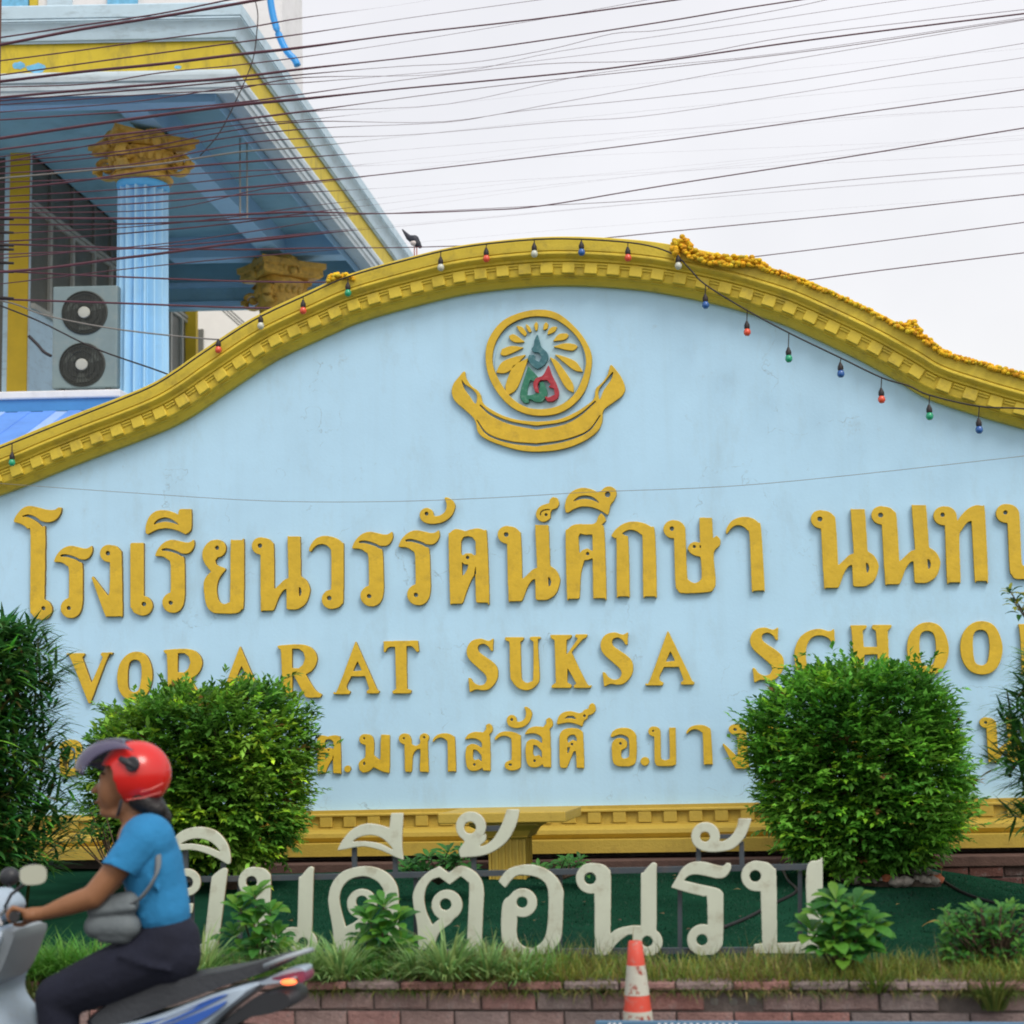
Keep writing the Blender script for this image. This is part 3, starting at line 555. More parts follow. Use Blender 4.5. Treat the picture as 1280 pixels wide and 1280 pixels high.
# emblem
glyph('e_ring', 'E', [('Q', [(636, 95), (760, 120), (880, 220), (955, 330), (975, 430), (945, 580), (880, 680), (780, 750), (660, 772), (540, 755), (430, 690), (340, 570), (300, 440), (310, 300), (390, 180), (500, 120)]), ('q', [(636, 137), (750, 160), (860, 245), (920, 340), (938, 440), (905, 560), (850, 650), (760, 710), (650, 730), (550, 715), (460, 655), (385, 550), (342, 440), (355, 320), (420, 215), (520, 155)])], YS)
glyph('e_ribbon', 'E', [('Q', [(160, 487), (172, 530), (205, 580), (245, 610), (265, 640), (280, 690), (330, 730), (420, 775), (520, 800), (640, 808), (760, 795), (860, 755), (940, 705), (990, 660), (1000, 600), (1040, 560), (1075, 510), (1095, 447), (1130, 480), (1165, 530), (1187, 595), (1170, 640), (1120, 680), (1070, 715), (1045, 745), (1040, 810), (1010, 870), (930, 930), (820, 975), (700, 997), (560, 998), (430, 970), (310, 925), (250, 880), (235, 820), (215, 780), (160, 730), (100, 675), (80, 620), (90, 570), (120, 530)]), ('q', [(143, 540), (165, 570), (210, 600), (240, 640), (232, 695), (190, 640), (155, 590)]), ('q', [(1110, 490), (1098, 540), (1050, 610), (1025, 670), (1018, 610), (1060, 550)]),
                          ('s', (10, 26), [(262, 705), (330, 762), (450, 815), (620, 848)]), ('s', (26, 10), [(620, 848), (790, 820), (900, 765), (998, 680)]), ('s', (8, 20), [(240, 800), (310, 890), (450, 940), (620, 958)]), ('s', (20, 8), [(620, 958), (800, 930), (950, 870), (1028, 770)])], YS)
rays = [[(620, 170), (630, 190), (625, 228), (615, 228), (605, 190)], [(683, 172), (697, 190), (690, 215), (665, 225), (668, 190)], [(755, 203), (735, 235), (690, 255), (700, 222), (725, 203)], [(828, 260), (800, 285), (725, 295), (765, 250), (815, 245)],
        [(885, 330), (845, 355), (725, 330), (800, 308), (865, 315)], [(920, 492), (855, 475), (735, 378), (790, 390), (870, 425)], [(858, 625), (800, 580), (705, 395), (760, 430), (850, 560)], [(430, 645), (425, 570), (470, 450), (570, 400), (500, 590)],
        [(362, 497), (400, 430), (480, 395), (555, 380), (440, 490)], [(390, 380), (400, 345), (460, 325), (542, 335), (430, 385)], [(445, 260), (480, 252), (548, 300), (490, 303), (455, 285)], [(492, 195), (530, 205), (560, 245), (550, 265), (515, 235)], [(553, 185), (575, 200), (590, 235), (575, 240), (557, 210)]]
for i, r in enumerate(rays): glyph('ray%d' % i, 'E', [('P', r)], YS)
glyph('e_top', 'E', [('P', [(627, 250), (645, 310), (655, 335), (690, 370), (695, 410), (670, 450), (628, 475), (590, 450), (568, 410), (575, 385), (610, 385), (615, 415), (640, 430), (655, 400), (640, 370), (600, 365), (590, 345), (605, 325), (610, 290)])], YS)
glyph('e_green', 'E', [('P', [(570, 455), (600, 490), (640, 535), (620, 555), (580, 545), (565, 600), (560, 640), (590, 640), (630, 620), (645, 590), (640, 560), (665, 555), (685, 600), (690, 640), (660, 680), (620, 685), (590, 670), (570, 665), (575, 690), (545, 690), (522, 665), (520, 620), (545, 530)])], YS)
glyph('e_red', 'E', [('P', [(700, 448), (720, 510), (745, 560), (765, 620), (760, 660), (725, 682), (690, 680), (675, 650), (700, 655), (740, 640), (735, 600), (700, 590), (715, 575), (690, 545), (650, 545), (630, 575), (640, 630), (615, 620), (602, 575), (620, 535), (665, 515)])], YS)
def wall_wear(m):
    n = m.node_tree.nodes; L = m.node_tree.links; b = n['Principled BSDF']; cur = b.inputs['Base Color'].links[0].from_socket
    tc = [x for x in n if x.type == 'TEX_COORD'][0].outputs['Object']
    def layer(cur, fac, col):
        mm = n.new('ShaderNodeMix'); mm.data_type = 'RGBA'; L.new(fac, mm.inputs['Factor']); L.new(cur, mm.inputs[6]); mm.inputs[7].default_value = (*col, 1); return mm.outputs[2]
    def rng_(sock, a, b_, c, d):
        r = n.new('ShaderNodeMapRange'); r.inputs[1].default_value = a; r.inputs[2].default_value = b_; r.inputs[3].default_value = c; r.inputs[4].default_value = d; L.new(sock, r.inputs[0]); return r.outputs[0]
    mp = n.new('ShaderNodeMapping'); mp.inputs['Scale'].default_value = (9, 1, .45); L.new(tc, mp.inputs[0]); z = n.new('ShaderNodeTexNoise'); z.inputs['Scale'].default_value = 1; z.inputs['Detail'].default_value = 7; L.new(mp.outputs[0], z.inputs['Vector'])
    cur = layer(cur, rng_(z.outputs[0], .50, .78, 0, .09), (.30, .40, .43))                      # rain streaks
    z2 = n.new('ShaderNodeTexNoise'); z2.inputs['Scale'].default_value = 3.3; z2.inputs['Detail'].default_value = 12; z2.inputs['Roughness'].default_value = .8; L.new(tc, z2.inputs['Vector'])
    cur = layer(cur, rng_(z2.outputs[0], .60, .70, 0, .5), (.34, .44, .50))                       # scuffed grey patches
    vo = n.new('ShaderNodeTexVoronoi'); vo.feature = 'DISTANCE_TO_EDGE'; vo.inputs['Scale'].default_value = .9; ns = n.new('ShaderNodeTexNoise'); ns.inputs['Scale'].default_value = 2.2; ns.inputs['Detail'].default_value = 8
    L.new(tc, ns.inputs['Vector']); ad = n.new('ShaderNodeMixRGB'); ad.inputs[0].default_value = .55; L.new(tc, ad.inputs[1]); L.new(ns.outputs['Color'], ad.inputs[2]); L.new(ad.outputs[0], vo.inputs['Vector'])
    f1 = rng_(vo.outputs['Distance'], 0, .0035, 1, 0); f2 = rng_(z2.outputs[0], .5, .6, 0, .55); ml = n.new('ShaderNodeMath'); ml.operation = 'MULTIPLY'; L.new(f1, ml.inputs[0]); L.new(f2, ml.inputs[1])
    cur = layer(cur, ml.outputs[0], (.20, .27, .30))                                              # hairline cracks
    L.new(cur, b.inputs['Base Color'])
wall_wear(M['wall'])
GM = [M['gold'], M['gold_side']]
D1 = 0.035
for key, tl in [('oh', None), ('ro', None), ('ngo', None), ('e', None), ('ii', None), ('ro', (196.1, 676.4)), ('yo', None), ('no', None), ('wo', None), ('ro', (441.4, 666.5)), ('ro', (499.2, 664.6)), ('hanakat', None), ('to', None),
                ('no', (622.9, 658.6)), ('karan', None), ('so', None), ('ue', None), ('ko', None), ('sso', None), ('aa', None), ('no', (1013, 639)), ('no', (1088.5, 634)), ('tho', None), ('bo', None), ('ro', (1330, 625)), ('ii', (1322, 585))]:
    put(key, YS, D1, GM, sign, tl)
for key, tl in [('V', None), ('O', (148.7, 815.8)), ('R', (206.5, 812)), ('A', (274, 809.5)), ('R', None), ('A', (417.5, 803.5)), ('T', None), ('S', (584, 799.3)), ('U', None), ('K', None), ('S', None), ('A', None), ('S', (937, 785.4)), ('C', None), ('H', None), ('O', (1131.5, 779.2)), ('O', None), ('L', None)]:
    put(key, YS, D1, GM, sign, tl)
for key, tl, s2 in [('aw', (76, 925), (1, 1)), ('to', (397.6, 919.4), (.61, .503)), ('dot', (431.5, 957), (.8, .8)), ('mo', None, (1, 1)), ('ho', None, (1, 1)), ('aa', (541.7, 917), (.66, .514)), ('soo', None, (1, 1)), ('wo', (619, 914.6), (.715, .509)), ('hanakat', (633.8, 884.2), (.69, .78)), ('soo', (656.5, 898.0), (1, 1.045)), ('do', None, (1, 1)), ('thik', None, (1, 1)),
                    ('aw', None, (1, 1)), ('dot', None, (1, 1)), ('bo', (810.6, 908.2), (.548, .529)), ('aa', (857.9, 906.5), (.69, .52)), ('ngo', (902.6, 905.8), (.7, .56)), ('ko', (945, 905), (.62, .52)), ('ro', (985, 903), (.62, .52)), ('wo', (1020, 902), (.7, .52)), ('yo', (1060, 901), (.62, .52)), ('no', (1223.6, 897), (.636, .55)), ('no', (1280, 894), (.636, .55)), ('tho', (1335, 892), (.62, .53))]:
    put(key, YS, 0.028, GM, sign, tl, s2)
em = link('emblem', put.__globals__['plate']('emblem_backing', [[(math.cos(a) * .36, math.sin(a) * .39) for a in np.linspace(0, 2 * math.pi, 48, endpoint=False)]], 0.006, [mat('emblem_disc_paint', (0.46, 0.66, 0.74), 0.6, 0.08, 6)] * 2, 0.001), sign, atY(674, 455, YS) - Vector((0, 0.002, 0)))
ORG[em.name] = atY(674, 455, YS) - Vector((0, 0.002, 0))
put('e_ring', YS, 0.03, GM, em, name='ring', off=.009); put('e_ribbon', YS, 0.03, GM, em, name='ribbon', off=.003)
for i in range(len(rays)): put('ray%d' % i, YS, 0.022, GM, em, name='ray', off=.009)
put('e_top', YS, 0.03, [M['mono_teal']] * 2, em, name='monogram', off=.009, label='teal flame-shaped monogram stroke')
put('e_green', YS, 0.03, [M['mono_green']] * 2, em, name='monogram', off=.009, label='green monogram stroke')
put('e_red', YS, 0.036, [M['mono_red']] * 2, em, name='monogram', off=.012, label='red monogram stroke')

# ============================================================ BLUE BUILDING
YF = 19.0
b0 = atY(290, 70, YF); XB = b0.x; KS = 0.19        # the street front of this building is not parallel to the sign: its plan is skewed by about 11 degrees
_atY, _atX, _atZ = atY, atX, atZ
_v = ray(925, 914); KX = _v.x / _v.y               # and its side runs back a little to the left
def _un(p): x = (p.x - KX * (p.y + KS * XB - YF)) / (1 - KX * KS); return Vector((x, p.y - KS * (x - XB), p.z))
def atY(px, py, Y):
    v = ray(px, py); return _un(EYE + v * ((Y + KS * (EYE.x - KX * (Y - YF) - XB) - EYE.y) / (v.y - KS * v.x)))
def atX(px, py, X):
    v = ray(px, py); return _un(EYE + v * ((X + KX * (EYE.y - KS * (X - XB) - YF) - EYE.x) / (v.x - KX * v.y)))
def atZ(px, py, Z): return _un(_atZ(px, py, Z))
bz = lambda py, p=0: atY(200, py, YF - p).z
bld = thing('blue_building', (XB - 3, YF + 2, 0), 'ornate blue and yellow building with a fluted column portico behind the sign', 'building')
YE = 33.0; XBL = -14.0
def mitre(name, prof, m, sm=False):
    mb = MB(); n = len(prof); vs = []
    for k in range(3):
        for p, z in prof: vs.append([(XBL, YF - p, z), (XB + p, YF - p, z), (XB + p, YE, z)][k])
    mb.add(vs, [(k * n + i, k * n + (i + 1) % n, (k + 1) * n + (i + 1) % n, (k + 1) * n + i) for k in range(2) for i in range(n)] + [tuple(range(n)), tuple(2 * n + i for i in range(n - 1, -1, -1))])
    return mb.obj(name, m, bld, smooth=sm)
q = lambda p, py: (p, bz(py, p))
ZS = bz(117, .03)
mitre('lower_moulding', [q(-.30, 118), q(.02, 118), q(.03, 112), q(.05, 110), q(.055, 104), q(.04, 102), q(.075, 100), q(.085, 94), q(.08, 91), q(.06, 88), q(-.30, 88)], M['bpale2'])
mitre('frieze', [(-.28, bz(89)), (0, bz(89)), (0, bz(51)), (-.28, bz(51))], M['byellow'])
mitre('cornice', [q(-.30, 52), q(.03, 52), q(.035, 49), q(.06, 48), (.07, bz(44, .07)), q(.075, 40), q(.09, 34), q(.12, 28), q(.135, 26), q(.135, 24.5), q(.15, 23.5), q(.14, 20.5), q(.155, 20), q(.155, 5), q(.14, 4), q(-.30, 4)], M['bpale'], 30)
# peeled patches on the frieze
rr = random.Random(3)
def patch(px, py, wx, wy, nm='peeled_patch'):
    c = atY(px, py, YF - .003); k = 14; s_ = 1 / 105
    pts_ = [(c.x + math.cos(a) * wx * s_ * rr.uniform(.75, 1.1), YF - .004, c.z + math.sin(a) * wy * s_ * rr.uniform(.7, 1.1)) for a in np.linspace(0, 6.283, k, endpoint=False)]
    m1 = MB(); m1.add(pts_, [tuple(range(k))]); m1.obj(nm, M['peel'], bld, fix=False)
patch(24, 82, 9, 6); patch(45, 85, 13, 7); patch(222, 84, 5, 3)
# soffit with beams
ZR = ZS + 0.38
ob = atZ(262, 122, ZS).x; bl, br = atZ(134, 125, ZS).x, atZ(170, 125, ZS).x; yfb = atZ(200, 124, ZS).y
XW = atY(37, 300, 22).x
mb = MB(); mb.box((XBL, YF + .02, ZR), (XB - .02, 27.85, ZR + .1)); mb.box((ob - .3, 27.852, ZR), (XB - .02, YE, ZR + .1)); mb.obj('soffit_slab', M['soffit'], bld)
def beam(x0, x1, y0, y1, z0=ZS, m='beam'): m1 = MB(); m1.box((x0, y0, z0), (x1, y1, ZR - .002)); return m1.obj('beam', M[m], bld)
Y2C = 26.3
beam(ob, XB - .31, YF + .3, YE); beam(bl, br, YF + .3, YE, ZS + .004); beam(XBL, XB - .3, YF + .29, max(yfb, YF + .5), ZS + .008)
beam(bl - 1.6, ob, Y2C - .1, Y2C + .25, ZS + .012)
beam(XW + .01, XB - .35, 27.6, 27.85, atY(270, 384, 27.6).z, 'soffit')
for p0_, p1_ in ((354, 360), (378, 385)):
    m1 = MB(); m1.box((XW + .012, 27.52, atY(270, p1_, 27.6).z), (XB - .36, 27.598, atY(270, p0_, 27.6).z)); m1.obj('beam_strip', M['beam'], bld)
# slim hooks hanging from the soffit (electrical conduit frame)
mb = MB(); c1 = atY(300, 200, 21.6); c2 = atY(309, 272, 21.6)
mb.tube([(c1.x, c1.y, ZR), (c1.x, c1.y, c2.z), (c2.x, c2.y, c2.z), (c2.x, c2.y, ZR)], 0.012, 6); mb.obj('conduit', M['alu'], bld)
# window wall running back
zt1 = atX(37, 170, XW).z; zm1 = atX(37, 247, XW).z; zs1 = atX(37, 385, XW).z; YW0 = 22.0; YW1 = atX(234, 300, XW).y
mb = MB(); mb.box((XW - .25, YW0 + .06, zt1), (XW, YW1, ZR)); mb.obj('lintel', mat('teal_wall_paint', (0.07, 0.34, 0.55), .6, .1, 3), bld)
mb = MB(); mb.box((XW - .25, YW0 + .06, 0), (XW, YW1, zs1)); mb.obj('sill_wall', M['bpale'], bld)
mb = MB(); mb.box((XW - .06, YW0 + .06, zs1), (XW - .03, YW1, zt1)); mb.obj('pane', M['glass'], bld)
def bar(a, b, m='alu', nm='window_frame'): m1 = MB(); m1.box(a, b); return m1.obj(nm, M[m], bld)
bar((XW - .07, YW0 + .06, zt1 - .10), (XW + .01, YW1, zt1), 'darkframe'); bar((XW - .07, YW0 + .06, zm1 - .13), (XW + .012, YW1, zm1 - .075)); bar((XW - .07, YW0 + .06, zm1 - .055), (XW + .02, YW1, zm1)); bar((XW - .1, YW0 + .06, zs1), (XW + .06, YW1, zs1 + .08))
for px in (64, 92, 119, 140, 160, 180, 198, 214, 228):
    y_ = atX(px, 280, XW).y; bar((XW - .07, y_ - .03, zm1), (XW + .005, y_ + .03, zt1 - .10), 'darkframe', 'mullion'); bar((XW - .07, y_ - .035, zs1 + .08), (XW + .015, y_ + .035, zm1 - .13), 'alu', 'mullion')
bar((atY(-60, 300, YW0).x, YW0 + .2, 0), (atY(-2, 300, YW0).x, YW0 + .4, zt1), 'glass', 'pane'); bar((XBL, YW0 + .3, zt1 - .1), (XW, YW0 + .5, ZR), 'soffit', 'front_lintel')
bar((XBL, YW0 + .25, 0), (atY(-60, 300, YW0).x, YW0 + .45, zt1), 'bpale', 'front_panel')
xa, xb_, xc = atY(4, 300, YW0).x, atY(11, 300, YW0).x, atY(35.5, 300, YW0).x
bar((xa, YW0 + .03, 0), (xb_, YW0 + .056, ZR - .01), 'bpale', 'pilaster_edge'); bar((xb_ + .002, YW0, 0), (xc, YW0 + .055, zt1 + .05), 'byellow2', 'pilaster'); bar((xc + .002, YW0 + .02, 0), (XW, YW0 + .057, zt1), 'bpale2', 'pilaster_edge')
p2 = atY(245, 300, YW1); bar((XW - .2, YW1, 0), (p2.x, YW1 + .12, ZR - .02), 'byellow2', 'pilaster')
# columns
def column(cx, cy, r, zbot, ztop_neck, ztop_cap, nm='column'):
    ROT = R(-52); mb = MB(); n = 16; K = 8; ring = []
    for i in range(n):
        for k in range(K):
            a = 2 * math.pi * (i + k / K) / n; fl = 0 if k < 2 else math.sin(math.pi * (k - 1) / (K - 1)) * 0.36; ring.append((a, r * (1 - fl)))
    N = len(ring); zs_ = [(zbot, 1.03, 1), (zbot + 1, 1.02, 1), ((zbot + ztop_neck) / 2, 1.0, 1), (ztop_neck - .12, .985, 1), (ztop_neck - .09, .985, 0), (ztop_neck, .985, 0)]
    vs = [(cx + math.cos(a) * (rr_ if f else r) * s_, cy + math.sin(a) * (rr_ if f else r) * s_, z) for z, s_, f in zs_ for a, rr_ in ring]
    mb.add(vs, [(j * N + i, j * N + (i + 1) % N, (j + 1) * N + (i + 1) % N, (j + 1) * N + i) for j in range(len(zs_) - 1) for i in range(N)])
    c = mb.obj('column', M['column'], bld, smooth=25)
    m2 = MB(); m2.lathe((cx, cy, ztop_neck), [(r * .98, -.10), (r * 1.0, -.08), (r * 1.03, -.04), (r * 1.02, .0), (r * .9, .02)], 48); m2.obj('neck_ring', M['colneck'], bld, smooth=True)
    H = ztop_cap - ztop_neck; W = r * 1.88; m3 = MB()
    m3.lathe((cx, cy, ztop_neck + .01), [(r * .95, 0), (r * 1.12, .03), (r * 1.18, .07), (r * 1.08, .11), (r * 1.02, .13), (r * 1.1, .2), (r * 1.22, H * .42), (r * 1.3, H * .5), (r * 1.25, H * .62), (r * 1.1, H * .66)], 48)
    for i in range(24):   # egg and dart
        a = 2 * math.pi * i / 24; m3.ball((cx + math.cos(a) * r * 1.24, cy + math.sin(a) * r * 1.24, ztop_neck + H * .47), .05, 6, (1, 1, 1.5))
    # abacus, concave sides
    out = []
    for s_ in range(4):
        a0 = ROT + math.pi / 4 + s_ * math.pi / 2
        for t in np.linspace(-1, 1, 9)[:-1]:
            ang = a0 + math.pi / 4; rad_n = W * (.86 - .10 * (1 - t * t)); x_ = rad_n; y_ = t * W * .86
            out.append((x_ * math.cos(ang) - y_ * math.sin(ang), x_ * math.sin(ang) + y_ * math.cos(ang)))
    n_ = len(out); lv = [(.66, .90), (.70, .99), (.78, .97), (.80, 1.05), (.88, 1.06)]
    m3.add([(cx + x_ * s_, cy + y_ * s_, ztop_neck + H * h_) for h_, s_ in lv for x_, y_ in out], [(j * n_ + i, j * n_ + (i + 1) % n_, (j + 1) * n_ + (i + 1) % n_, (j + 1) * n_ + i) for j in range(len(lv) - 1) for i in range(n_)] + [tuple(range(n_ - 1, -1, -1)), tuple((len(lv) - 1) * n_ + i for i in range(n_))])
    m3.lathe((cx, cy, ztop_neck + H * .86), [(r * .8, 0), (r * .9, H * .05), (r * .72, H * .08), (r * .72, H * .16)], 24)
    m3.obj('capital', M['capital'], bld, smooth=35)
    for s_ in range(4):
        a0 = ROT + math.pi / 4 + s_ * math.pi / 2; d = Vector((math.cos(a0), math.sin(a0), 0)); tn = Vector((-d.y, d.x, 0)); c0 = Vector((cx, cy, ztop_neck + H * .40)) + d * (W * .84)
        m4 = MB(); spi = []; rs = []
        for t in np.linspace(0, 1, 34):
            a = math.pi * 0.6 + t * 2 * math.pi * 1.75; rad_ = .19 * (1 - t * .86); spi.append(c0 + (d * math.cos(a) + Vector((0, 0, 1)) * math.sin(a)) * rad_ * (r / .31)); rs.append(.034 * (1 - .4 * t))
        tail = [c0 - d * (W * .62) + Vector((0, 0, H * .30)), c0 - d * (W * .3) + Vector((0, 0, H * .33))]
        m4.tube([tail[0], tail[1]] + spi, [.04, .05] + rs, 8, flat=2.6); m4.ball(c0, .05, 8, (1.2, 1.2, 1.2)); m4.tube([c0 + tn * .05, c0 - tn * .05], .035, 12)
        m4.obj('volute', M['capital'], bld, smooth=40)
        a1 = ROT + s_ * math.pi / 2; d1 = Vector((math.cos(a1), math.sin(a1), 0)); t1 = Vector((-d1.y, d1.x, 0)); m5 = MB(); c1_ = Vector((cx, cy, ztop_neck)) + d1 * (W * .74)
        for j in range(7):
            aj = (j - 3) * .42; m5.ball(c1_ + t1 * math.sin(aj) * .13 + Vector((0, 0, H * (.72 + .16 * math.cos(aj)))), .055, 7, (.8, .8, 1.5))
        m5.ball(c1_ + d1 * .03 + Vector((0, 0, H * .72)), .07, 8)
        m5.obj('fleuron', M['capital'], bld, smooth=40)
YC = 20.5; cc = atY(178.5, 330, YC); rc = (atY(209.5, 330, YC).x - atY(148, 330, YC).x) / 2
ZLED = atY(100, 487, 20.4).z
column(cc.x, YC, rc, ZLED - .4, atY(178, 221, YC - rc).z, ZS)
c2x = (bl + br) / 2
column(atY(352, 360, Y2C).x, Y2C, rc, ZLED - .5, atY(352, 402, Y2C - rc).z, ZS)
# lower storeys and portico floor
bar((XBL, 20.35, 0), (XB - .5, YE, ZLED - .16), 'bpale', 'lower_storey')
# upper storey set back above the cornice
ux = atY(378, 50, 24.2).x; zc_ = bz(4) - .1
bar((XBL, 23, zc_), (ux, 24.2, zc_ + 6), 'white', 'upper_storey'); bar((XBL + .2, YF + .1, zc_ - .2), (XB - .1, 27.9, zc_), 'concrete', 'roof_slab')
for (a, b_, m_) in ((-60, 36, 'peel'), (38, 47, 'byellow'), (60, 90, 'bpale'), (135, 172, 'peel')):
    x0_, x1_ = atY(a, 20, 22.98).x, atY(b_, 20, 22.98).x; bar((x0_, 22.94, zc_ + .002), (x1_, 22.997, zc_ + 3.2), m_, 'wall_strip')
mb = MB(); mb.tube([tuple(atY(x, y, 21.0)) for x, y in crm([(334, -60), (338, 0), (344, 30), (352, 52), (360, 66), (368, 74), (372, 82)], 4)], 0.048, 12); mb.obj('drain_pipe', M['pipe'], bld, smooth=True)
mb = MB(); mb.tube([tuple(atY(x, y, 18.75)) for x, y in crm([(316, -10), (322, 15), (321, 40), (316, 75), (300, 115), (275, 165), (250, 195)], 4)], 0.007, 6); mb.obj('loose_wire', M['cable'], bld, smooth=True)

# ------------------------------------------------------------ air conditioner
ya = 20.15; A0 = atY(66, 358, ya); A1 = atY(146, 487, ya); axx = thing('air_conditioner', ((A0.x + A1.x) / 2, ya + .2, A1.z), 'pale twin-fan outdoor air conditioning unit beside the fluted column', 'air conditioner')
mb = MB(); mb.box((A0.x, ya, A1.z + .03), (A1.x, ya + .36, A0.z)); bevel(mb.obj('casing', M['ac'], axx), .02)
for (px, py, r_) in ((106, 391, 29), (103, 456, 29)):
    c = atY(px, py, ya); rad_ = r_ / 97.5
    m1 = MB(); m1.lathe((c.x, ya - .012, c.z), [(rad_, .014), (rad_, 0), (rad_ * .95, -.008), (rad_ * .93, .006)], 40, 'y'); f = m1.obj('fan_guard', M['acdark'], axx, smooth=30)
    m1 = MB()
    for k in range(3):
        a0 = k * 2.09 + .3; vs = []
        for t in np.linspace(0, 1, 6):
            for e_ in (-.32, .32): a = a0 + e_ * (0.5 + t * .8) + t * .35; rr_ = rad_ * (.2 + .68 * t); vs.append((c.x + rr_ * math.cos(a), ya - .008 - (.004 if e_ < 0 else 0), c.z + rr_ * math.sin(a)))
        m1.add(vs, [(i * 2, i * 2 + 1, i * 2 + 3, i * 2 + 2) for i in range(5)])
    m1.obj('fan_blade', mat('ac_blade_dark', (0.07, 0.08, 0.07), .5, .1, 8), f, fix=False)
    m1 = MB()
    for k in range(15):
        x_ = c.x + rad_ * .92 * (k - 7) / 7.3; h_ = math.sqrt(max(rad_ ** 2 * .85 - (x_ - c.x) ** 2, 0)); m1.box((x_ - .004, ya - .022, c.z - h_), (x_ + .004, ya - .016, c.z + h_))
    for rr_ in (.35, .6, .82): m1.tube([(c.x + math.cos(a) * rad_ * rr_, ya - .025, c.z + math.sin(a) * rad_ * rr_) for a in np.linspace(0, 6.283, 33)], .004, 4, False)
    m1.obj('wire_grille', M['acdark'], f)
    m1 = MB(); m1.lathe((c.x, ya - .03, c.z), [(.078, .02), (.078, 0), (.07, -.008), (.03, -.012)], 24, 'y'); m1.obj('hub', M['acfan'], f, smooth=30)
for x_ in (A0.x + .12, A1.x - .12): m1 = MB(); m1.box((x_ - .03, ya + .01, A1.z - .02), (x_ + .03, ya + .35, A1.z + .03)); m1.obj('foot', M['acdark'], axx)
m1 = MB(); m1.tube([tuple(atY(x, y, ya - .05)) for x, y in crm([(36, 420), (46, 430), (55, 440), (64, 445)], 4)], .02, 8); m1.obj('hose', M['cable'], axx, smooth=True)
# ledge and awning
aw = thing('awning', (atY(60, 500, 20).x, 19.9, 0), 'blue striped awning with a white ledge at the foot of the portico', 'awning')
yl = 19.9; m1 = MB(); xl0, xl1 = atY(-120, 490, yl).x, atY(150, 490, yl).x; m1.box((xl0, yl, atY(60, 498, yl).z), (xl1, 20.7, atY(60, 488, yl).z)); bevel(m1.obj('ledge', M['white'], aw), .02)
m1 = MB(); m1.box((xl0, yl + .04, atY(60, 513, yl).z), (xl1 + .1, yl + .3, atY(60, 498, yl).z - .002)); m1.obj('fascia', M['blueband'], aw)
z0_, z1_ = atY(60, 513, yl).z, atY(0, 566, 18.2).z
for k in range(22):
    xa_ = xl0 + k * .16
    m1 = MB(); sg = .01 if k % 2 else 0
    m1.add([(xa_, yl + .03, z0_ - .01 + sg), (xa_ + .16, yl + .03, z0_ - .01 + sg), (xa_ + .16, 18.3, z1_ + sg), (xa_, 18.3, z1_ + sg), (xa_, yl + .03, z0_ - .03 + sg), (xa_ + .16, yl + .03, z0_ - .03 + sg), (xa_ + .16, 18.3, z1_ - .02 + sg), (xa_, 18.3, z1_ - .02 + sg)], [(0, 1, 2, 3), (7, 6, 5, 4), (0, 4, 5, 1), (1, 5, 6, 2), (2, 6, 7, 3), (3, 7, 4, 0)])
    m1.obj('tarp_strip', M['tarp2'] if k % 5 == 2 else M['tarp'], aw)
for root in (bld, axx, aw):
    for ch in root.children_recursive:
        if ch.type != 'MESH': continue
        og = ORG[ch.name]; n_ = len(ch.data.vertices); a_ = np.empty(n_ * 3); ch.data.vertices.foreach_get('co', a_); a_ = a_.reshape(-1, 3)
        x_ = a_[:, 0] + og.x; y_ = a_[:, 1] + og.y; a_[:, 0] += KX * (y_ - YF); a_[:, 1] += KS * (x_ - XB); ch.data.vertices.foreach_set('co', a_.ravel()); ch.data.update()
atY, atX, atZ = _atY, _atX, _atZ
# pale building far behind
ob_ = thing('pale_building', (-8.5, 38, 0), 'plain whitewashed building glimpsed through the portico beyond the second column', 'building')
m1 = MB(); m1.box((atY(200, 400, 38).x, 38, 0), (atY(420, 400, 38).x, 44, atY(280, 384, 38).z)); m1.obj('wall', mat('bright_white_render', (.8, .78, .72), .6, .05, 3), ob_)
m1 = MB(); a_, b_ = atY(246, 412, 37.97), atY(254, 460, 37.97); m1.box((a_.x, 37.95, b_.z - 1), (b_.x, 38.02, a_.z)); m1.obj('window', M['glass'], ob_)
for k in range(3): m1 = MB(); m1.tube([tuple(atY(278 + 5 * k, 388, 36)), tuple(atY(305 + 5 * k, 412, 36))], .02, 6); m1.obj('railing_bar', M['darkframe'], ob_)

# ============================================================ UTILITY POLE, CABLES
YCB = 14.5
pole = thing('utility_pole', (atY(-14, 300, YCB + .25).x, YCB + .25, 0), 'brown utility pole at the left edge of the picture with cable clamps', 'utility pole')
m1 = MB(); pc = atY(-19, 300, YCB + .25); m1.tube([(pc.x, pc.y, 0), (pc.x, pc.y, 9.5)], [.15, .12], 14); m1.obj('shaft', mat('brown_pole', (.10, .045, .035), .8, .3, 5), pole, smooth=True)
for y_ in (273, 290, 306, 311, 328, 339, 372):
    a_ = atY(-6, y_, YCB); b_ = atY(17, y_ + 1, YCB); m1 = MB(); m1.tube([tuple(a_), tuple(b_)], [.02, .012], 6); m1.obj('cable_clamp', M['cable'], pole, smooth=True)
DENSE = 'thin black overhead cable in the dense bundle crossing in front of the blue portico'
SKYL = 'thin dark overhead cable crossing the pale sky above the sign'
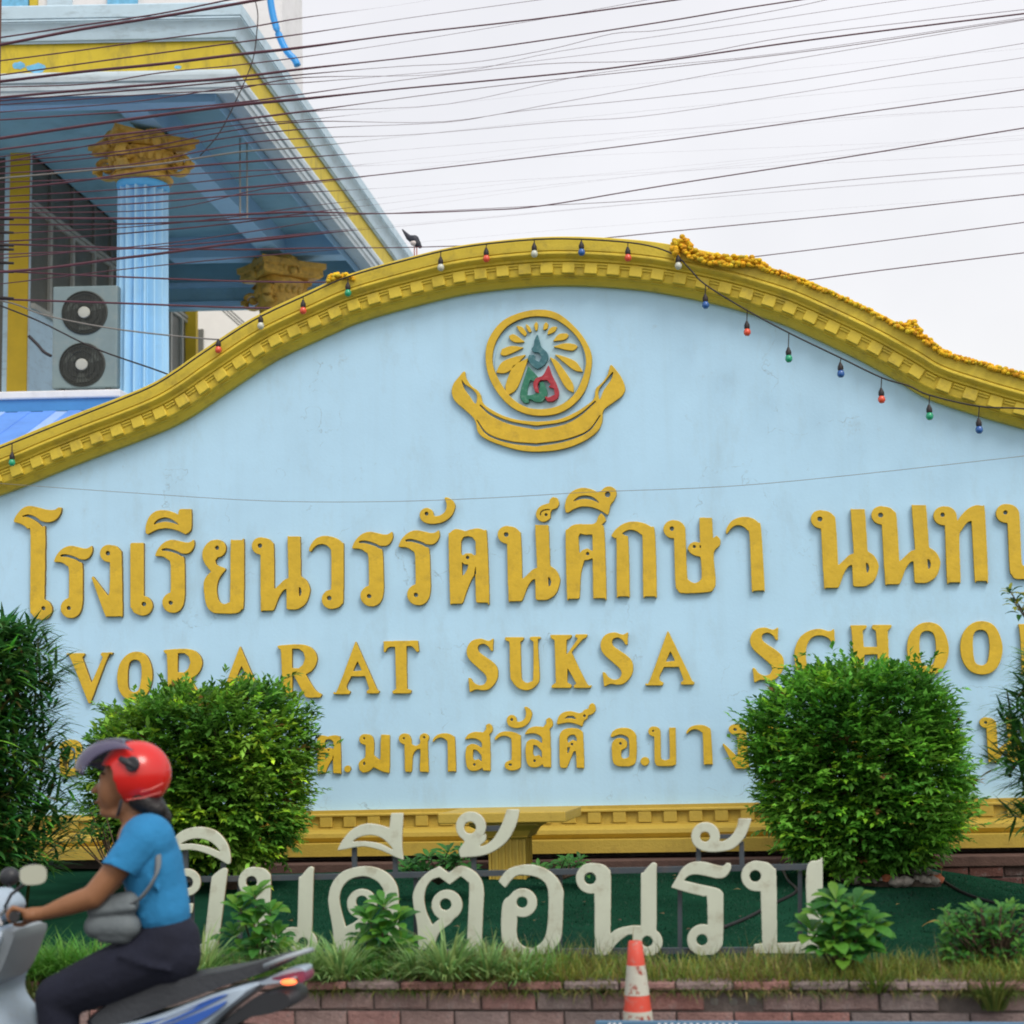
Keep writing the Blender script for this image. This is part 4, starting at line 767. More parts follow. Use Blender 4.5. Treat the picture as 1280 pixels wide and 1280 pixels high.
CB = [  # (points in photo px, radius px, label or None)
    ([(-30, 60), (0, 56), (100, 37), (200, 21), (300, 4), (420, -18)], 2.2, 'thick black cable sloping up across the pale upper cornice'),
    ([(-30, 50), (0, 47), (100, 32), (200, 17), (290, -1), (380, -18)], 1.2, DENSE),
    ([(-30, 79), (0, 76), (100, 63), (200, 49), (300, 36), (380, 22), (500, 6), (620, -14)], 1.0, DENSE),
    ([(-30, 97), (0, 94), (128, 76), (290, 54), (380, 42), (500, 24), (600, 10), (760, -12)], 1.1, SKYL),
    ([(-30, 105), (0, 102), (100, 90), (200, 80), (290, 69), (380, 59), (500, 43), (660, 25), (830, 2), (1000, -22)], 2.2, 'thick dark cable crossing the yellow frieze and the top of the sky'),
    ([(-30, 112), (0, 109), (110, 105), (200, 91), (290, 82), (380, 71), (520, 50), (700, 20), (850, -8)], .9, SKYL),
    ([(-30, 125), (0, 122), (100, 113), (200, 105), (300, 96), (380, 86), (500, 73), (640, 56), (830, 27), (925, 11), (1040, -6)], 1.9, 'dark reddish cable second from the top of the sky'),
    ([(-30, 128), (0, 126), (200, 110), (380, 93), (500, 83), (590, 78), (690, 61), (767, 42), (830, 37), (970, 13), (1050, -4)], 1.1, SKYL),
    ([(-30, 133), (0, 131), (200, 117), (290, 112), (380, 97), (560, 92), (700, 64), (900, 34), (1100, 4), (1200, -8)], .9, SKYL),
    ([(-30, 177), (0, 173), (100, 158), (200, 144), (300, 131), (385, 123), (500, 111), (620, 100), (740, 88), (830, 76), (1020, 49), (1280, 17), (1480, -8)], 2.3, 'thickest black cable bundle sweeping across the whole sky'),
    ([(-30, 153), (0, 150), (200, 137), (300, 128), (390, 116), (520, 98), (680, 80), (830, 74), (1000, 44), (1280, 12), (1400, -2)], 1.2, SKYL),
    ([(-30, 190), (0, 187), (100, 174), (200, 162), (390, 138), (600, 110), (830, 85), (1040, 60), (1280, 24), (1480, 0)], 1.5, SKYL),
    ([(-30, 206), (0, 203), (100, 184), (200, 165), (380, 140), (560, 130), (750, 91), (981, 66), (1280, 22), (1480, -8)], .9, SKYL),
    ([(-30, 206), (0, 202), (160, 188), (280, 165), (385, 152), (556, 152), (700, 128), (830, 104), (981, 76), (1280, 25), (1480, -10)], 1.0, SKYL),
    ([(-30, 212), (0, 209), (160, 192), (300, 170), (400, 160), (556, 153), (650, 139), (830, 121), (999, 100), (1280, 54), (1480, 22)], 1.0, SKYL),
    ([(-30, 220), (0, 217), (160, 206), (300, 180), (400, 172), (520, 168), (700, 152), (830, 142), (1139, 93), (1280, 72), (1480, 40)], .9, SKYL),
    ([(-30, 226), (0, 223), (100, 214), (200, 205), (300, 190), (400, 182)], 1.3, 'pale grey cable among the black ones before the column capital'),
    ([(-30, 258), (0, 254), (160, 246), (300, 235), (450, 221), (660, 197), (830, 176), (1055, 144), (1280, 112), (1480, 80)], 1.5, 'dark cable in the middle of the sky rising to the right edge'),
    ([(-30, 249), (0, 246), (160, 236), (300, 222), (430, 208)], .9, DENSE),
    ([(-30, 240), (0, 237), (100, 226), (200, 212), (300, 203), (405, 195)], 1.5, DENSE),
    ([(-30, 263), (0, 262), (160, 255), (300, 244), (430, 238)], 1.1, DENSE),
    ([(-30, 273), (0, 272), (160, 273), (300, 268), (380, 265), (478, 267), (598, 263), (679, 257), (830, 232), (1055, 197), (1280, 160), (1480, 130)], 1.7, 'dark cable running level across the portico and rising over the sign'),
    ([(-30, 283), (0, 281), (160, 280), (300, 274), (380, 270), (478, 267), (679, 257), (830, 248), (1060, 225), (1280, 206), (1480, 188)], 1.2, SKYL),
    ([(-30, 303), (0, 302), (100, 296), (200, 288), (300, 278), (400, 264)], 1.1, DENSE),
    ([(-30, 305), (0, 305), (160, 310), (300, 312), (400, 310), (520, 309), (700, 302), (830, 290), (1055, 268), (1280, 243), (1480, 222)], 1.4, 'dark cable disappearing behind the crown of the sign arch'),
    ([(-30, 319), (0, 318), (160, 311), (300, 300), (400, 290), (500, 281)], .9, DENSE),
    ([(-30, 342), (0, 340), (60, 335), (150, 323), (200, 317), (320, 301), (420, 290), (500, 283)], 2.0, 'thick dark cable crossing the column just above the air conditioner'),
    ([(-30, 338), (0, 339), (150, 346), (320, 352), (480, 352), (700, 345), (950, 320), (1280, 278), (1480, 250)], 1.3, 'dark cable passing behind the second capital and the arch'),
    ([(-30, 372), (0, 374), (150, 379), (320, 385), (500, 384), (800, 375), (1100, 338), (1280, 316), (1480, 292)], 1.5, 'dark cable crossing the top fan of the air conditioner'),
    ([(-30, 372), (15, 379), (60, 395), (150, 412), (265, 424), (340, 426)], 1.2, 'slack pale grey wire drooping across the column foot'),
    ([(-30, 372), (0, 382), (50, 402), (120, 436), (205, 466), (260, 490)], 1.3, 'black wire slanting down across the air conditioner to the sign'),
    ([(-30, 230), (0, 228), (160, 222), (300, 214), (400, 210)], .8, DENSE), ([(-30, 293), (0, 292), (160, 284), (300, 270), (400, 256)], .8, DENSE),
    ([(-30, 198), (0, 196), (160, 176), (300, 156), (400, 148)], .8, DENSE), ([(-30, 356), (0, 355), (160, 336), (300, 322), (420, 312)], .7, DENSE),
    ([(-30, 143), (0, 140), (160, 128), (300, 108), (385, 103), (600, 84), (830, 56), (1040, 28), (1280, -6)], .8, SKYL),
    ([(-30, 268), (0, 266), (200, 262), (330, 236), (450, 222)], .7, DENSE), ([(-30, 325), (0, 323), (200, 305), (330, 287), (450, 268)], .7, DENSE),
]
for i, (pts_, r_, lab) in enumerate(CB):
    dense = lab == DENSE or (pts_[-1][0] < 520 and 'slack' not in lab and 'slanting' not in lab)
    if dense:
        (xa_, ya_), (xb_, yb_) = pts_[-3], pts_[-1]; k_ = (yb_ - ya_) / (xb_ - xa_); pts_ = pts_ + [(xb_ + 300, yb_ + 300 * k_ * .95), (xb_ + 700, yb_ + 700 * k_ * .88), (1480, yb_ + (1480 - xb_) * k_ * .82)]; pts_ = [p_ for j_, p_ in enumerate(pts_) if j_ == 0 or p_[0] > pts_[j_ - 1][0]]
    yy = YCB + (i % 5) * 0.05 - .1; m1 = MB(); pp = [tuple(atY(x, y, yy)) for x, y in crm(pts_, 5)]
    thin = (lab == SKYL); lo = .07 if dense else .30 if thin else .46      # thinned beyond the building to stand in for sky glare
    rad_l = [max(r_, .8) * (lo + (.92 - lo) * min(max((460 - p_[0]) / 110, 0), 1)) / 2040 * 14.6 for p_ in crm(pts_, 5)]; m1.tube(pp, rad_l, 6)
    o = m1.obj('overhead_cable', M['cablegrey'] if 'grey' in lab else M['cablethin'] if thin or pts_[-1][0] > 800 else M['cable'], None, smooth=True)
    ord_ = lambda k: ['first', 'second', 'third', 'fourth', 'fifth', 'sixth', 'seventh', 'eighth', 'ninth', 'tenth', 'eleventh', 'twelfth', 'thirteenth', 'fourteenth', 'fifteenth', 'sixteenth', 'seventeenth', 'eighteenth', 'nineteenth', 'twentieth', 'twenty-first', 'twenty-second', 'twenty-third', 'twenty-fourth', 'twenty-fifth', 'twenty-sixth', 'twenty-seventh', 'twenty-eighth', 'twenty-ninth', 'thirtieth', 'thirty-first', 'thirty-second', 'thirty-third', 'thirty-fourth', 'thirty-fifth', 'thirty-sixth', 'thirty-seventh', 'thirty-eighth', 'thirty-ninth', 'fortieth'][k]
    if lab in (DENSE, SKYL):
        yat = lambda p, x: float(np.interp(x, [q_[0] for q_ in p], [q_[1] for q_ in p])); rk = sorted((yat(c_[0], 70), k_) for k_, c_ in enumerate(CB)); k = [k_ for _, k_ in rk].index(i)
        lab = ('thin overhead cable reaching out into the sky, ' if lab == SKYL else 'thin black overhead cable, ') + ord_(k) + ' down beside the yellow pilaster'
    tag(o, lab, 'cable', 'overhead cables along the street')
m1 = MB(); m1.tube([tuple(atY(x, y, YS - .3)) for x, y in crm([(-60, 600), (150, 615), (330, 626), (480, 627), (620, 622), (740, 615), (950, 605), (1280, 570), (1420, 552)], 6)], .0022, 5)
tag(m1.obj('thin_wire', M['cablegrey'], None, smooth=True), 'hair-thin wire sagging across the pale wall just above the Thai lettering', 'wire')

# ------------------------------------------------------------ string of coloured bulbs
YB = YS - .27
cord = [(-60, 583), (0, 560), (50, 540), (100, 520), (150, 500), (190, 483), (220, 465), (250, 444), (316, 401), (385, 368), (435, 346), (516, 323), (579, 309), (660, 300), (724, 299), (800, 305), (842, 318), (862, 336), (882, 356), (934, 388), (988, 417), (1048, 446), (1102, 472), (1135, 482), (1162, 494), (1224, 508), (1280, 511), (1350, 522)]
cw = crm(cord, 5); cwx = [p[0] for p in cw]; cwy = [p[1] for p in cw]
sl = thing('string_light', tuple(atY(640, 305, YB)), 'cord of small coloured bulbs draped along the yellow arch', 'string light')
m1 = MB(); m1.tube([tuple(atY(p[0], p[1], YB)) for p in cw], .0065, 6); m1.obj('cord', M['cable'], sl, smooth=True)
BC = {'r': ('red', (.75, .10, .05)), 'g': ('green', (.02, .35, .18)), 'b': ('blue', (.03, .12, .38)), 'w': ('clear white', (.55, .58, .5))}
BM = {k: mat('bulb_' + v[0].replace(' ', '_'), v[1], .2, .05, 9, spec=.6) for k, v in BC.items()}
for (bx, by, k) in [(15, 578, 'g'), (273, 437, 'r'), (326, 407, 'w'), (379, 388, 'r'), (435, 366, 'g'), (551, 334, 'w'), (608, 323, 'r'), (668, 317, 'w'), (727, 315, 'b'), (785, 322, 'r'), (848, 332, 'w'), (882, 381, 'b'), (934, 415, 'r'), (986, 448, 'g'), (1051, 467, 'b'), (1102, 499, 'r'), (1162, 520, 'g'), (1224, 537, 'b')]:
    c = atY(bx, by, YB); s_ = c.y / 2040 * 1.02; top = atY(bx, float(np.interp(bx, cwx, cwy)), YB); m1 = MB()
    m1.lathe(c, [(.001, -5.2 * s_), (2.6 * s_, -4.6 * s_), (4.3 * s_, -2.2 * s_), (4.5 * s_, 0), (3.8 * s_, 2.4 * s_), (2.4 * s_, 4.4 * s_), (.001, 4.8 * s_)], 16)
    o = m1.obj('bulb', BM[k], sl, org=c, smooth=True); o['label'] = BC[k][0] + ' glass bulb'
    m1 = MB(); m1.lathe(c, [(2.8 * s_, 3.6 * s_), (3.6 * s_, 5.5 * s_), (3.4 * s_, 9 * s_), (2.0 * s_, 12 * s_), (1.2 * s_, 14 * s_)], 12); m1.tube([(c.x, c.y, c.z + 13 * s_), (top.x, c.y, top.z)], .7 * s_, 5); m1.obj('socket', M['cable'], o, smooth=40)
# ------------------------------------------------------------ marigold garlands
def garland(name, pxs, label, seed):
    r = random.Random(seed); m1 = MB()
    c = crm(pxs, 10)
    for i in range(len(c) - 1):
        a, b_ = c[i], c[i + 1]; L = math.hypot(b_[0] - a[0], b_[1] - a[1]); rad_ = a[2]
        for j in range(max(1, int(L * max(1.2, rad_ / 2.5)))):
            t = r.random(); x = a[0] + (b_[0] - a[0]) * t; y = a[1] + (b_[1] - a[1]) * t; an = r.uniform(0, 6.28); q_ = r.uniform(.3, 1) * rad_
            p = atY(x + math.cos(an) * q_ * .6, y + math.sin(an) * q_, YS - .235 + math.cos(an * 1.7) * rad_ * .006)
            k = r.uniform(.75, 1.15); colr = (.82 * k, r.uniform(.38, .56) * k, .014) if r.random() < .75 else (.70 * k, .52 * k, .03)
            m1.ball(p, r.uniform(2.2, 3.8) * .0064 * (1 if rad_ > 3 else .8), 5, (1, 1, .8), colr)
    o = m1.obj(name, M['flower']); tag(o, label, 'garland', 'marigold garlands on the arch')
garland('marigold_garland', [(846, 322, 5), (844, 308, 9), (854, 303, 9), (864, 316, 8), (880, 322, 7), (905, 326, 7), (930, 326, 6.5), (950, 330, 5), (962, 337, 3), (1000, 350, 2.6), (1046, 369, 2.2), (1090, 390, 2.4), (1118, 405, 2.6), (1133, 408, 6), (1142, 409, 8), (1150, 418, 5), (1160, 427, 4), (1187, 443, 3), (1232, 456, 3), (1290, 472, 3.2), (1360, 490, 3)], 'orange marigold garland lying along the right shoulder of the yellow arch', 5)
garland('marigold_garland', [(410, 350, 3), (418, 346, 4), (426, 345, 4), (436, 345, 3.5), (442, 348, 2)], 'small yellow flower cluster on the left slope of the arch', 6)
# ------------------------------------------------------------ bird on the cornice end
def bird():
    Yb = 16.0; g = lambda x, y, d=0: Vector(atY(x, y, Yb)) + Vector((0, d, 0)); u = 1 / 128
    b = blob('bird', caps=[(g(503, 287), g(511, 297), .008, .030), (g(511, 297), g(518, 300), .030, .052), (g(518, 300), g(522, 305), .052, .038), (g(522, 305), g(525, 308), .036, .022), (g(524, 307), g(529, 309), .012, .003)], mats=mat('dark_plumage', (.03, .035, .05), .5, .3, 30), vox=.006, smooth=3)
    tag(b, 'small dark bird with a pale belly perched where the cornice meets the arch', 'bird')
    e = MB(); e.ball(g(518, 304, -.012), .042, 10, (1, .9, .8)); e.obj('belly', mat('pale_belly', (.75, .68, .66), .7, .1, 30), b, smooth=True)
    e = MB(); e.tube([g(518, 306), g(518, 345)], .006, 5); e.tube([g(521, 307), g(521, 345)], .006, 5); e.obj('leg', mat('red_leg', (.5, .12, .08), .6), b)
bird()

# ============================================================ WELCOME LETTERS (cream steel)
YW = 7.8
glyph('w_yo', 'W3', [('S', 66, [(215, 585), (178, 640), (150, 655)]), ('P', [(150, 635), (268, 637), (262, 687), (150, 690)]), ('S', 74, [(150, 670), (120, 780), (170, 880), (260, 905), (350, 870), (372, 790)]), ('P', [(332, 800), (365, 515), (372, 490), (415, 455), (440, 446), (449, 455), (448, 480), (408, 800)]), ('D', 235, 523, 72), ('d', 235, 523, 33)], YW)
glyph('w_i', 'W3', [('Q', [(140, 352), (165, 290), (220, 245), (300, 229), (380, 245), (432, 292), (460, 350), (462, 425), (400, 396), (330, 365), (260, 350), (200, 352)]), ('q', [(200, 320), (250, 295), (310, 290), (370, 312), (412, 360), (350, 336), (290, 322), (240, 318)])], YW)
glyph('w_no', 'W5', [('P', [(425, 421), (480, 428), (512, 450), (528, 500), (525, 800), (565, 772), (640, 755), (690, 755), (690, 492), (700, 475), (740, 428), (758, 417), (770, 425), (772, 440), (770, 770), (760, 800), (700, 830), (640, 800), (600, 815), (555, 855), (510, 908), (445, 908), (442, 580), (425, 582)]), ('P', [(645, 800), (690, 760), (760, 765), (700, 840), (690, 905), (650, 860)]), ('D', 425, 502, 81), ('D', 730, 842, 73), ('d', 418, 503, 33), ('d', 723, 838, 30)], YW)
glyph('w_do', 'W4', [('P', [(80, 900), (74, 780), (52, 650), (52, 590), (75, 520), (130, 465), (220, 440), (300, 445), (370, 480), (412, 540), (422, 620), (420, 900), (345, 900), (345, 600), (330, 540), (290, 505), (230, 490), (160, 510), (118, 560), (108, 630), (140, 762), (190, 735), (240, 690), (262, 730), (200, 810), (170, 900)]), ('D', 228, 638, 79), ('d', 228, 628, 34)], YW)
glyph('w_ii', 'W4', [('P', [(98, 352), (125, 300), (180, 240), (250, 212), (320, 218), (375, 235), (384, 155), (448, 155), (440, 310), (449, 405), (400, 385), (330, 352), (250, 332), (190, 336), (140, 346)]), ('q', [(178, 305), (220, 280), (280, 271), (340, 290), (395, 350), (330, 320), (270, 308), (220, 305)])], YW)
glyph('w_to', 'W4', [('P', [(530, 880), (522, 750), (502, 640), (502, 580), (530, 520), (580, 470), (640, 438), (690, 475), (745, 438), (800, 450), (850, 490), (875, 560), (870, 700), (862, 900), (785, 900), (800, 560), (790, 520), (755, 490), (695, 535), (640, 495), (600, 510), (570, 550), (558, 610), (570, 680), (602, 752), (650, 715), (735, 690), (700, 740), (640, 790), (605, 880)]), ('D', 680, 645, 81), ('d', 673, 641, 32)], YW)
glyph('w_tho', 'W4', [('P', [(760, 270), (870, 280), (888, 262), (885, 300), (850, 330), (880, 328), (930, 290), (975, 210), (1000, 135), (1066, 135), (1050, 210), (1010, 290), (950, 345), (870, 380), (752, 391), (746, 350), (775, 310)]), ('D', 808, 226, 79), ('d', 803, 232, 33)], YW)
glyph('w_o', 'W4', [('P', [(955, 518), (1000, 460), (1060, 436), (1130, 430), (1205, 452), (1265, 500), (1298, 565), (1298, 620), (1290, 800), (1265, 860), (1215, 905), (1060, 905), (1010, 885), (978, 840), (970, 780), (972, 680), (985, 620), (1025, 590), (1052, 690), (1050, 790), (1062, 840), (1100, 870), (1150, 870), (1195, 830), (1215, 760), (1222, 620), (1212, 540), (1170, 500), (1110, 485), (1045, 490), (990, 552)]), ('D', 1083, 632, 76), ('d', 1080, 630, 31)], YW)
glyph('w_ro', 'W5', [('P', [(850, 550), (880, 500), (910, 450), (960, 418), (1020, 415), (1090, 432), (1125, 440), (1148, 420), (1167, 425), (1166, 455), (1140, 492), (1100, 502), (1040, 490), (980, 480), (940, 490), (915, 515), (1000, 535), (1090, 555), (1120, 575), (1127, 610), (1125, 820), (1115, 870), (1080, 905), (1045, 910), (1042, 620), (1020, 598), (950, 580), (870, 556)]), ('D', 1018, 830, 82), ('d', 1014, 830, 31)], YW)
glyph('w_ha', 'W5', [('P', [(958, 290), (990, 340), (1040, 359), (1100, 360), (1180, 342), (1238, 285), (1268, 215), (1276, 184), (1210, 184), (1200, 230), (1170, 278), (1130, 304), (1104, 306), (1095, 250)]), ('D', 1033, 279, 75), ('d', 1030, 281, 28)], YW)
glyph('w_bo', 'W6', [('P', [(370, 411), (425, 420), (458, 450), (470, 490), (474, 848), (560, 845), (640, 835), (632, 460), (690, 408), (705, 405), (716, 415), (716, 860), (700, 900), (355, 902), (353, 855), (397, 850), (388, 570), (365, 570)]), ('D', 365, 490, 80), ('d', 359, 490, 32)], YW)
wel = thing('welcome_sign', tuple(atY(640, 1190, YW)), 'row of cream painted steel Thai letters on a dark tube frame behind the planter grass', 'sign')
for key, tl in [('w_yo', None), ('w_i', None), ('w_no', (299.3, 1084)), ('w_do', None), ('w_ii', None), ('w_to', None), ('w_tho', None), ('w_o', None), ('w_no', None), ('w_ro', None), ('w_ha', None), ('w_bo', None)]:
    put(key, YW, 0.018, [M['cream'], M['cream_edge']], wel, tl, off=0)
def rod(parent, nm, a, b, r_=.013, Y=YW + .02, m='steel'):
    m1 = MB(); A_, B_ = atY(a[0], a[1], Y), atY(b[0], b[1], Y)
    d = (B_ - A_).normalized(); u = Vector((0, 1, 0)); v = d.cross(u); vs = []
    for p in (A_, B_):
        for su, sv2 in ((-1, -1), (1, -1), (1, 1), (-1, 1)): vs.append(p + u * su * r_ + v * sv2 * r_)
    m1.add(vs, [(0, 1, 2, 3), (7, 6, 5, 4), (0, 4, 5, 1), (1, 5, 6, 2), (2, 6, 7, 3), (3, 7, 4, 0)]); return m1.obj(nm, M[m], parent)
rod(wel, 'rail', (205, 1100), (1022, 1083)); rod(wel, 'rail', (205, 1193), (1028, 1187))
for x, y0_, y1_ in ((232, 1063, 1096), (279, 1078, 1095), (443, 1058, 1092), (494, 1066, 1091), (592, 1066, 1089), (873, 1060, 1084), (927, 1052, 1083)): rod(wel, 'post', (x, y0_), (x + .5, y1_), .011)
rod(wel, 'rail', (600, 1036), (636, 1035), .012); rod(wel, 'rail', (895, 1046), (932, 1045), .01)
for x in (240, 300, 420, 520, 700, 850, 1000): rod(wel, 'post', (x, 1096 if x < 600 else 1088), (x, 1225), .010, YW + .045)

# ============================================================ YELLOW PEDESTAL
yp0, yp1 = 11.2, 12.0; ped = thing('stone_pedestal', (atY(640, 1088, 11.4).x, 11.6, lawn_z(-2, 11.5)), 'yellow fluted pedestal with a wide flat slab top in front of the sign base', 'pedestal')
a_, b_ = atY(547, 1017, yp0), atY(707, 1027.5, yp0); m1 = MB(); m1.box((a_.x, yp0, b_.z), (b_.x, yp1, a_.z)); bevel(m1.obj('slab', M['base'], ped), .008)
sx0, sx1 = atY(612, 1060, 11.4).x, atY(655, 1060, 11.4).x; zt_ = b_.z - .002; zb2 = lawn_z(-2, 11.5) - .05; m1 = MB()
def ring4(x0, x1, y0, y1, z): return [(x0, y0, z), (x1, y0, z), (x1, y1, z), (x0, y1, z)]
lv = [(.12, zt_), (.12, zt_ - .02), (.07, zt_ - .05), (.055, zt_ - .06), (.03, zt_ - .10), (.035, zt_ - .105), (.02, zt_ - .115)]; vs = []
for e_, z in lv: vs += ring4(sx0 - e_, sx1 + e_, 11.4 - e_, 11.75 + e_, z)
m1.add(vs, [(j * 4 + i, j * 4 + (i + 1) % 4, (j + 1) * 4 + (i + 1) % 4, (j + 1) * 4 + i) for j in range(len(lv) - 1) for i in range(4)] + [(3, 2, 1, 0), tuple((len(lv) - 1) * 4 + i for i in range(4))]); m1.obj('capital', M['base'], ped)
m1 = MB(); m1.box((sx0 + .012, 11.412, zb2), (sx1 - .012, 11.74, zt_ - .113))
nfl = 5
for i in range(nfl + 1):
    x = sx0 + (sx1 - sx0) * i / nfl; m1.box((x - .009, 11.40, zb2), (x + .009, 11.43, zt_ - .1125))
for y in np.linspace(11.44, 11.73, 5): m1.box((sx1 - .02, y - .01, zb2), (sx1 + .001, y + .01, zt_ - .1125))
m1.obj('fluted_shaft', M['base'], ped)

# ============================================================ TRAFFIC CONE, BLUE BOARD
yc = 6.74; ct = atY(796, 1176, yc); cx = atY(796.5, 1250, yc).x; cone = thing('traffic_cone', (cx, yc, .125), 'scuffed red and white banded traffic cone on the pavement before the planter', 'traffic cone')
zr = lambda y: atY(796, y, yc).z; rad = lambda z: .027 + (ct.z - z) * .107
M['cone_red'] = mat('cone_red_orange', (.62, .075, .045), .45, .1, 6, .1, 30, dirt=(.42, .24, .2), dirt_amt=1.6, dscale=20); M['cone_white'] = mat('cone_scuffed_white', (.50, .50, .42), .6, .08, 6, dirt=(.30, .05, .03), dirt_amt=2.6, dscale=24)
zs = [ct.z, zr(1206), zr(1243), zr(1263), zr(1290), .15]
for i in range(5):
    z1_, z0_ = zs[i], zs[i + 1]; e_ = .0012 * (i % 2); m1 = MB()
    pr = [(rad(z0_) + e_, z0_), (rad(z1_) + e_, z1_)]
    if i == 0: pr = [(rad(z0_), z0_), (rad(z1_) + .001, z1_ - .004), (rad(z1_) - .003, z1_), (.018, z1_), (.018, z1_ - .05)]
    m1.lathe((cx, yc, 0), pr, 40); m1.obj('band', M['cone_white'] if i in (1, 3) else M['cone_red'], cone, smooth=40)
m1 = MB(); m1.box((cx - .16, yc - .16, .126), (cx + .16, yc + .16, .155)); bevel(m1.obj('base', M['rubber'], cone), .012)
yb = 6.56; brd = thing('blue_board', (atY(1000, 1277, yb).x, yb, .13), 'low blue board with white lettering tops standing at the kerb by the bottom edge', 'board')
x0_, x1_ = atY(744, 1277, yb).x, atY(1330, 1274, yb).x; zt_ = atY(1000, 1277.3, yb).z; m1 = MB(); m1.box((x0_, yb, zt_ - .22), (x1_, yb + .02, zt_)); bevel(m1.obj('panel', mat('board_blue', (.09, .20, .32), .5, .1, 5), brd), .004)
m1 = MB()
for x in [760, 766, 773] + list(range(822, 920, 8)):
    p = atY(x, 1280, yb - .003); m1.add([(p.x - .004, yb - .002, zt_ - .05), (p.x + .006, yb - .002, zt_ - .05), (p.x + .012, yb - .002, zt_ - .006), (p.x + .002, yb - .002, zt_ - .006)], [(0, 1, 2, 3)])
m1.obj('white_strokes', M['white'], brd, fix=False)
for x in (x0_ + .2, x1_ - .2): m1 = MB(); m1.box((x - .02, yb + .02, .13), (x + .02, yb + .06, zt_ - .05)); m1.obj('foot', M['steel'], brd)

# ============================================================ VEGETATION
def nrmz(a): return a / (np.linalg.norm(a, axis=1, keepdims=True) + 1e-9)
def leaves(name, pos, d, up_, L, W, col, parent=None, org=None, droop=0.15, m=None):
    n = len(pos); d = nrmz(d); s = nrmz(np.cross(d, up_)); u = np.cross(s, d); L = L[:, None]; W = W[:, None]
    v = np.stack([pos, pos + d * L * .45 + s * W * .5 + u * W * .12, pos + d * L - u * L * droop, pos + d * L * .45 - s * W * .5 + u * W * .12, pos + d * L * .48 - u * W * .05], 1).reshape(-1, 3)
    f = np.array([[0, 1, 4], [0, 4, 3], [1, 2, 4], [4, 2, 3]]); F = (f[None] + (np.arange(n) * 5)[:, None, None]).reshape(-1, 3)
    return fastmesh(name, v, F, np.repeat(col, 5, 0), m or M['leaf'], parent, org)
def blades(name, pos, d, L, W, bend, col, parent=None, org=None, m=None, shape=(.6, 1, .85, .5, .02)):
    n = len(pos); K = len(shape); d = nrmz(d); h = d.copy(); h[:, 2] = 0; h = nrmz(h + 1e-4); s = nrmz(np.cross(d, np.array([0, 0, 1.0]) + 1e-3))
    st = []; p = pos.copy(); dd = d.copy()
    for k in range(K):
        w_ = W[:, None] * shape[k] * .5; st += [p + s * w_, p - s * w_]
        p = p + dd * (L / (K - 1))[:, None]; dd = nrmz(dd + np.array([0, 0, -1.0]) * (bend * (k + 1) / K)[:, None] + h * (bend * .25)[:, None])
    v = np.stack(st, 1).reshape(-1, 3); f = np.array([[2 * k, 2 * k + 1, 2 * k + 3, 2 * k + 2] for k in range(K - 1)])
    F = (f[None] + (np.arange(n) * 2 * K)[:, None, None]).reshape(-1, 4); return fastmesh(name, v, F, np.repeat(col, 2 * K, 0), m or M['leaf'], parent, org)
def fastmesh(name, v, F, col, m, parent, org):
    po = ORG[parent.name] if parent else Vector((0, 0, 0)); org = Vector(org) if org is not None else (po if parent else Vector(v.mean(0)))
    me = bpy.data.meshes.new(name); v = v - np.array(org); nf, k = F.shape
    me.vertices.add(len(v)); me.vertices.foreach_set('co', v.ravel().astype(np.float32)); me.loops.add(nf * k); me.loops.foreach_set('vertex_index', F.ravel().astype(np.int32))
    me.polygons.add(nf); me.polygons.foreach_set('loop_start', (np.arange(nf) * k).astype(np.int32)); me.update(calc_edges=True); me.validate()
    ca = me.color_attributes.new('tint', 'FLOAT_COLOR', 'POINT'); a = np.ones((len(v), 4), np.float32); a[:, :3] = col; ca.data.foreach_set('color', a.ravel())
    me.materials.append(m); me.polygons.foreach_set('use_smooth', [True] * nf); return link(name, me, parent, org)
def tints(n, base, var=.25, hue=.25):
    k = rng.uniform(1 - var, 1 + var, (n, 1)); c = np.array(base)[None] * k; c[:, 0] *= rng.uniform(1 - hue, 1 + hue, n); return c
def sphere_dirs(n):
    a = rng.normal(size=(n, 3)); return nrmz(a)

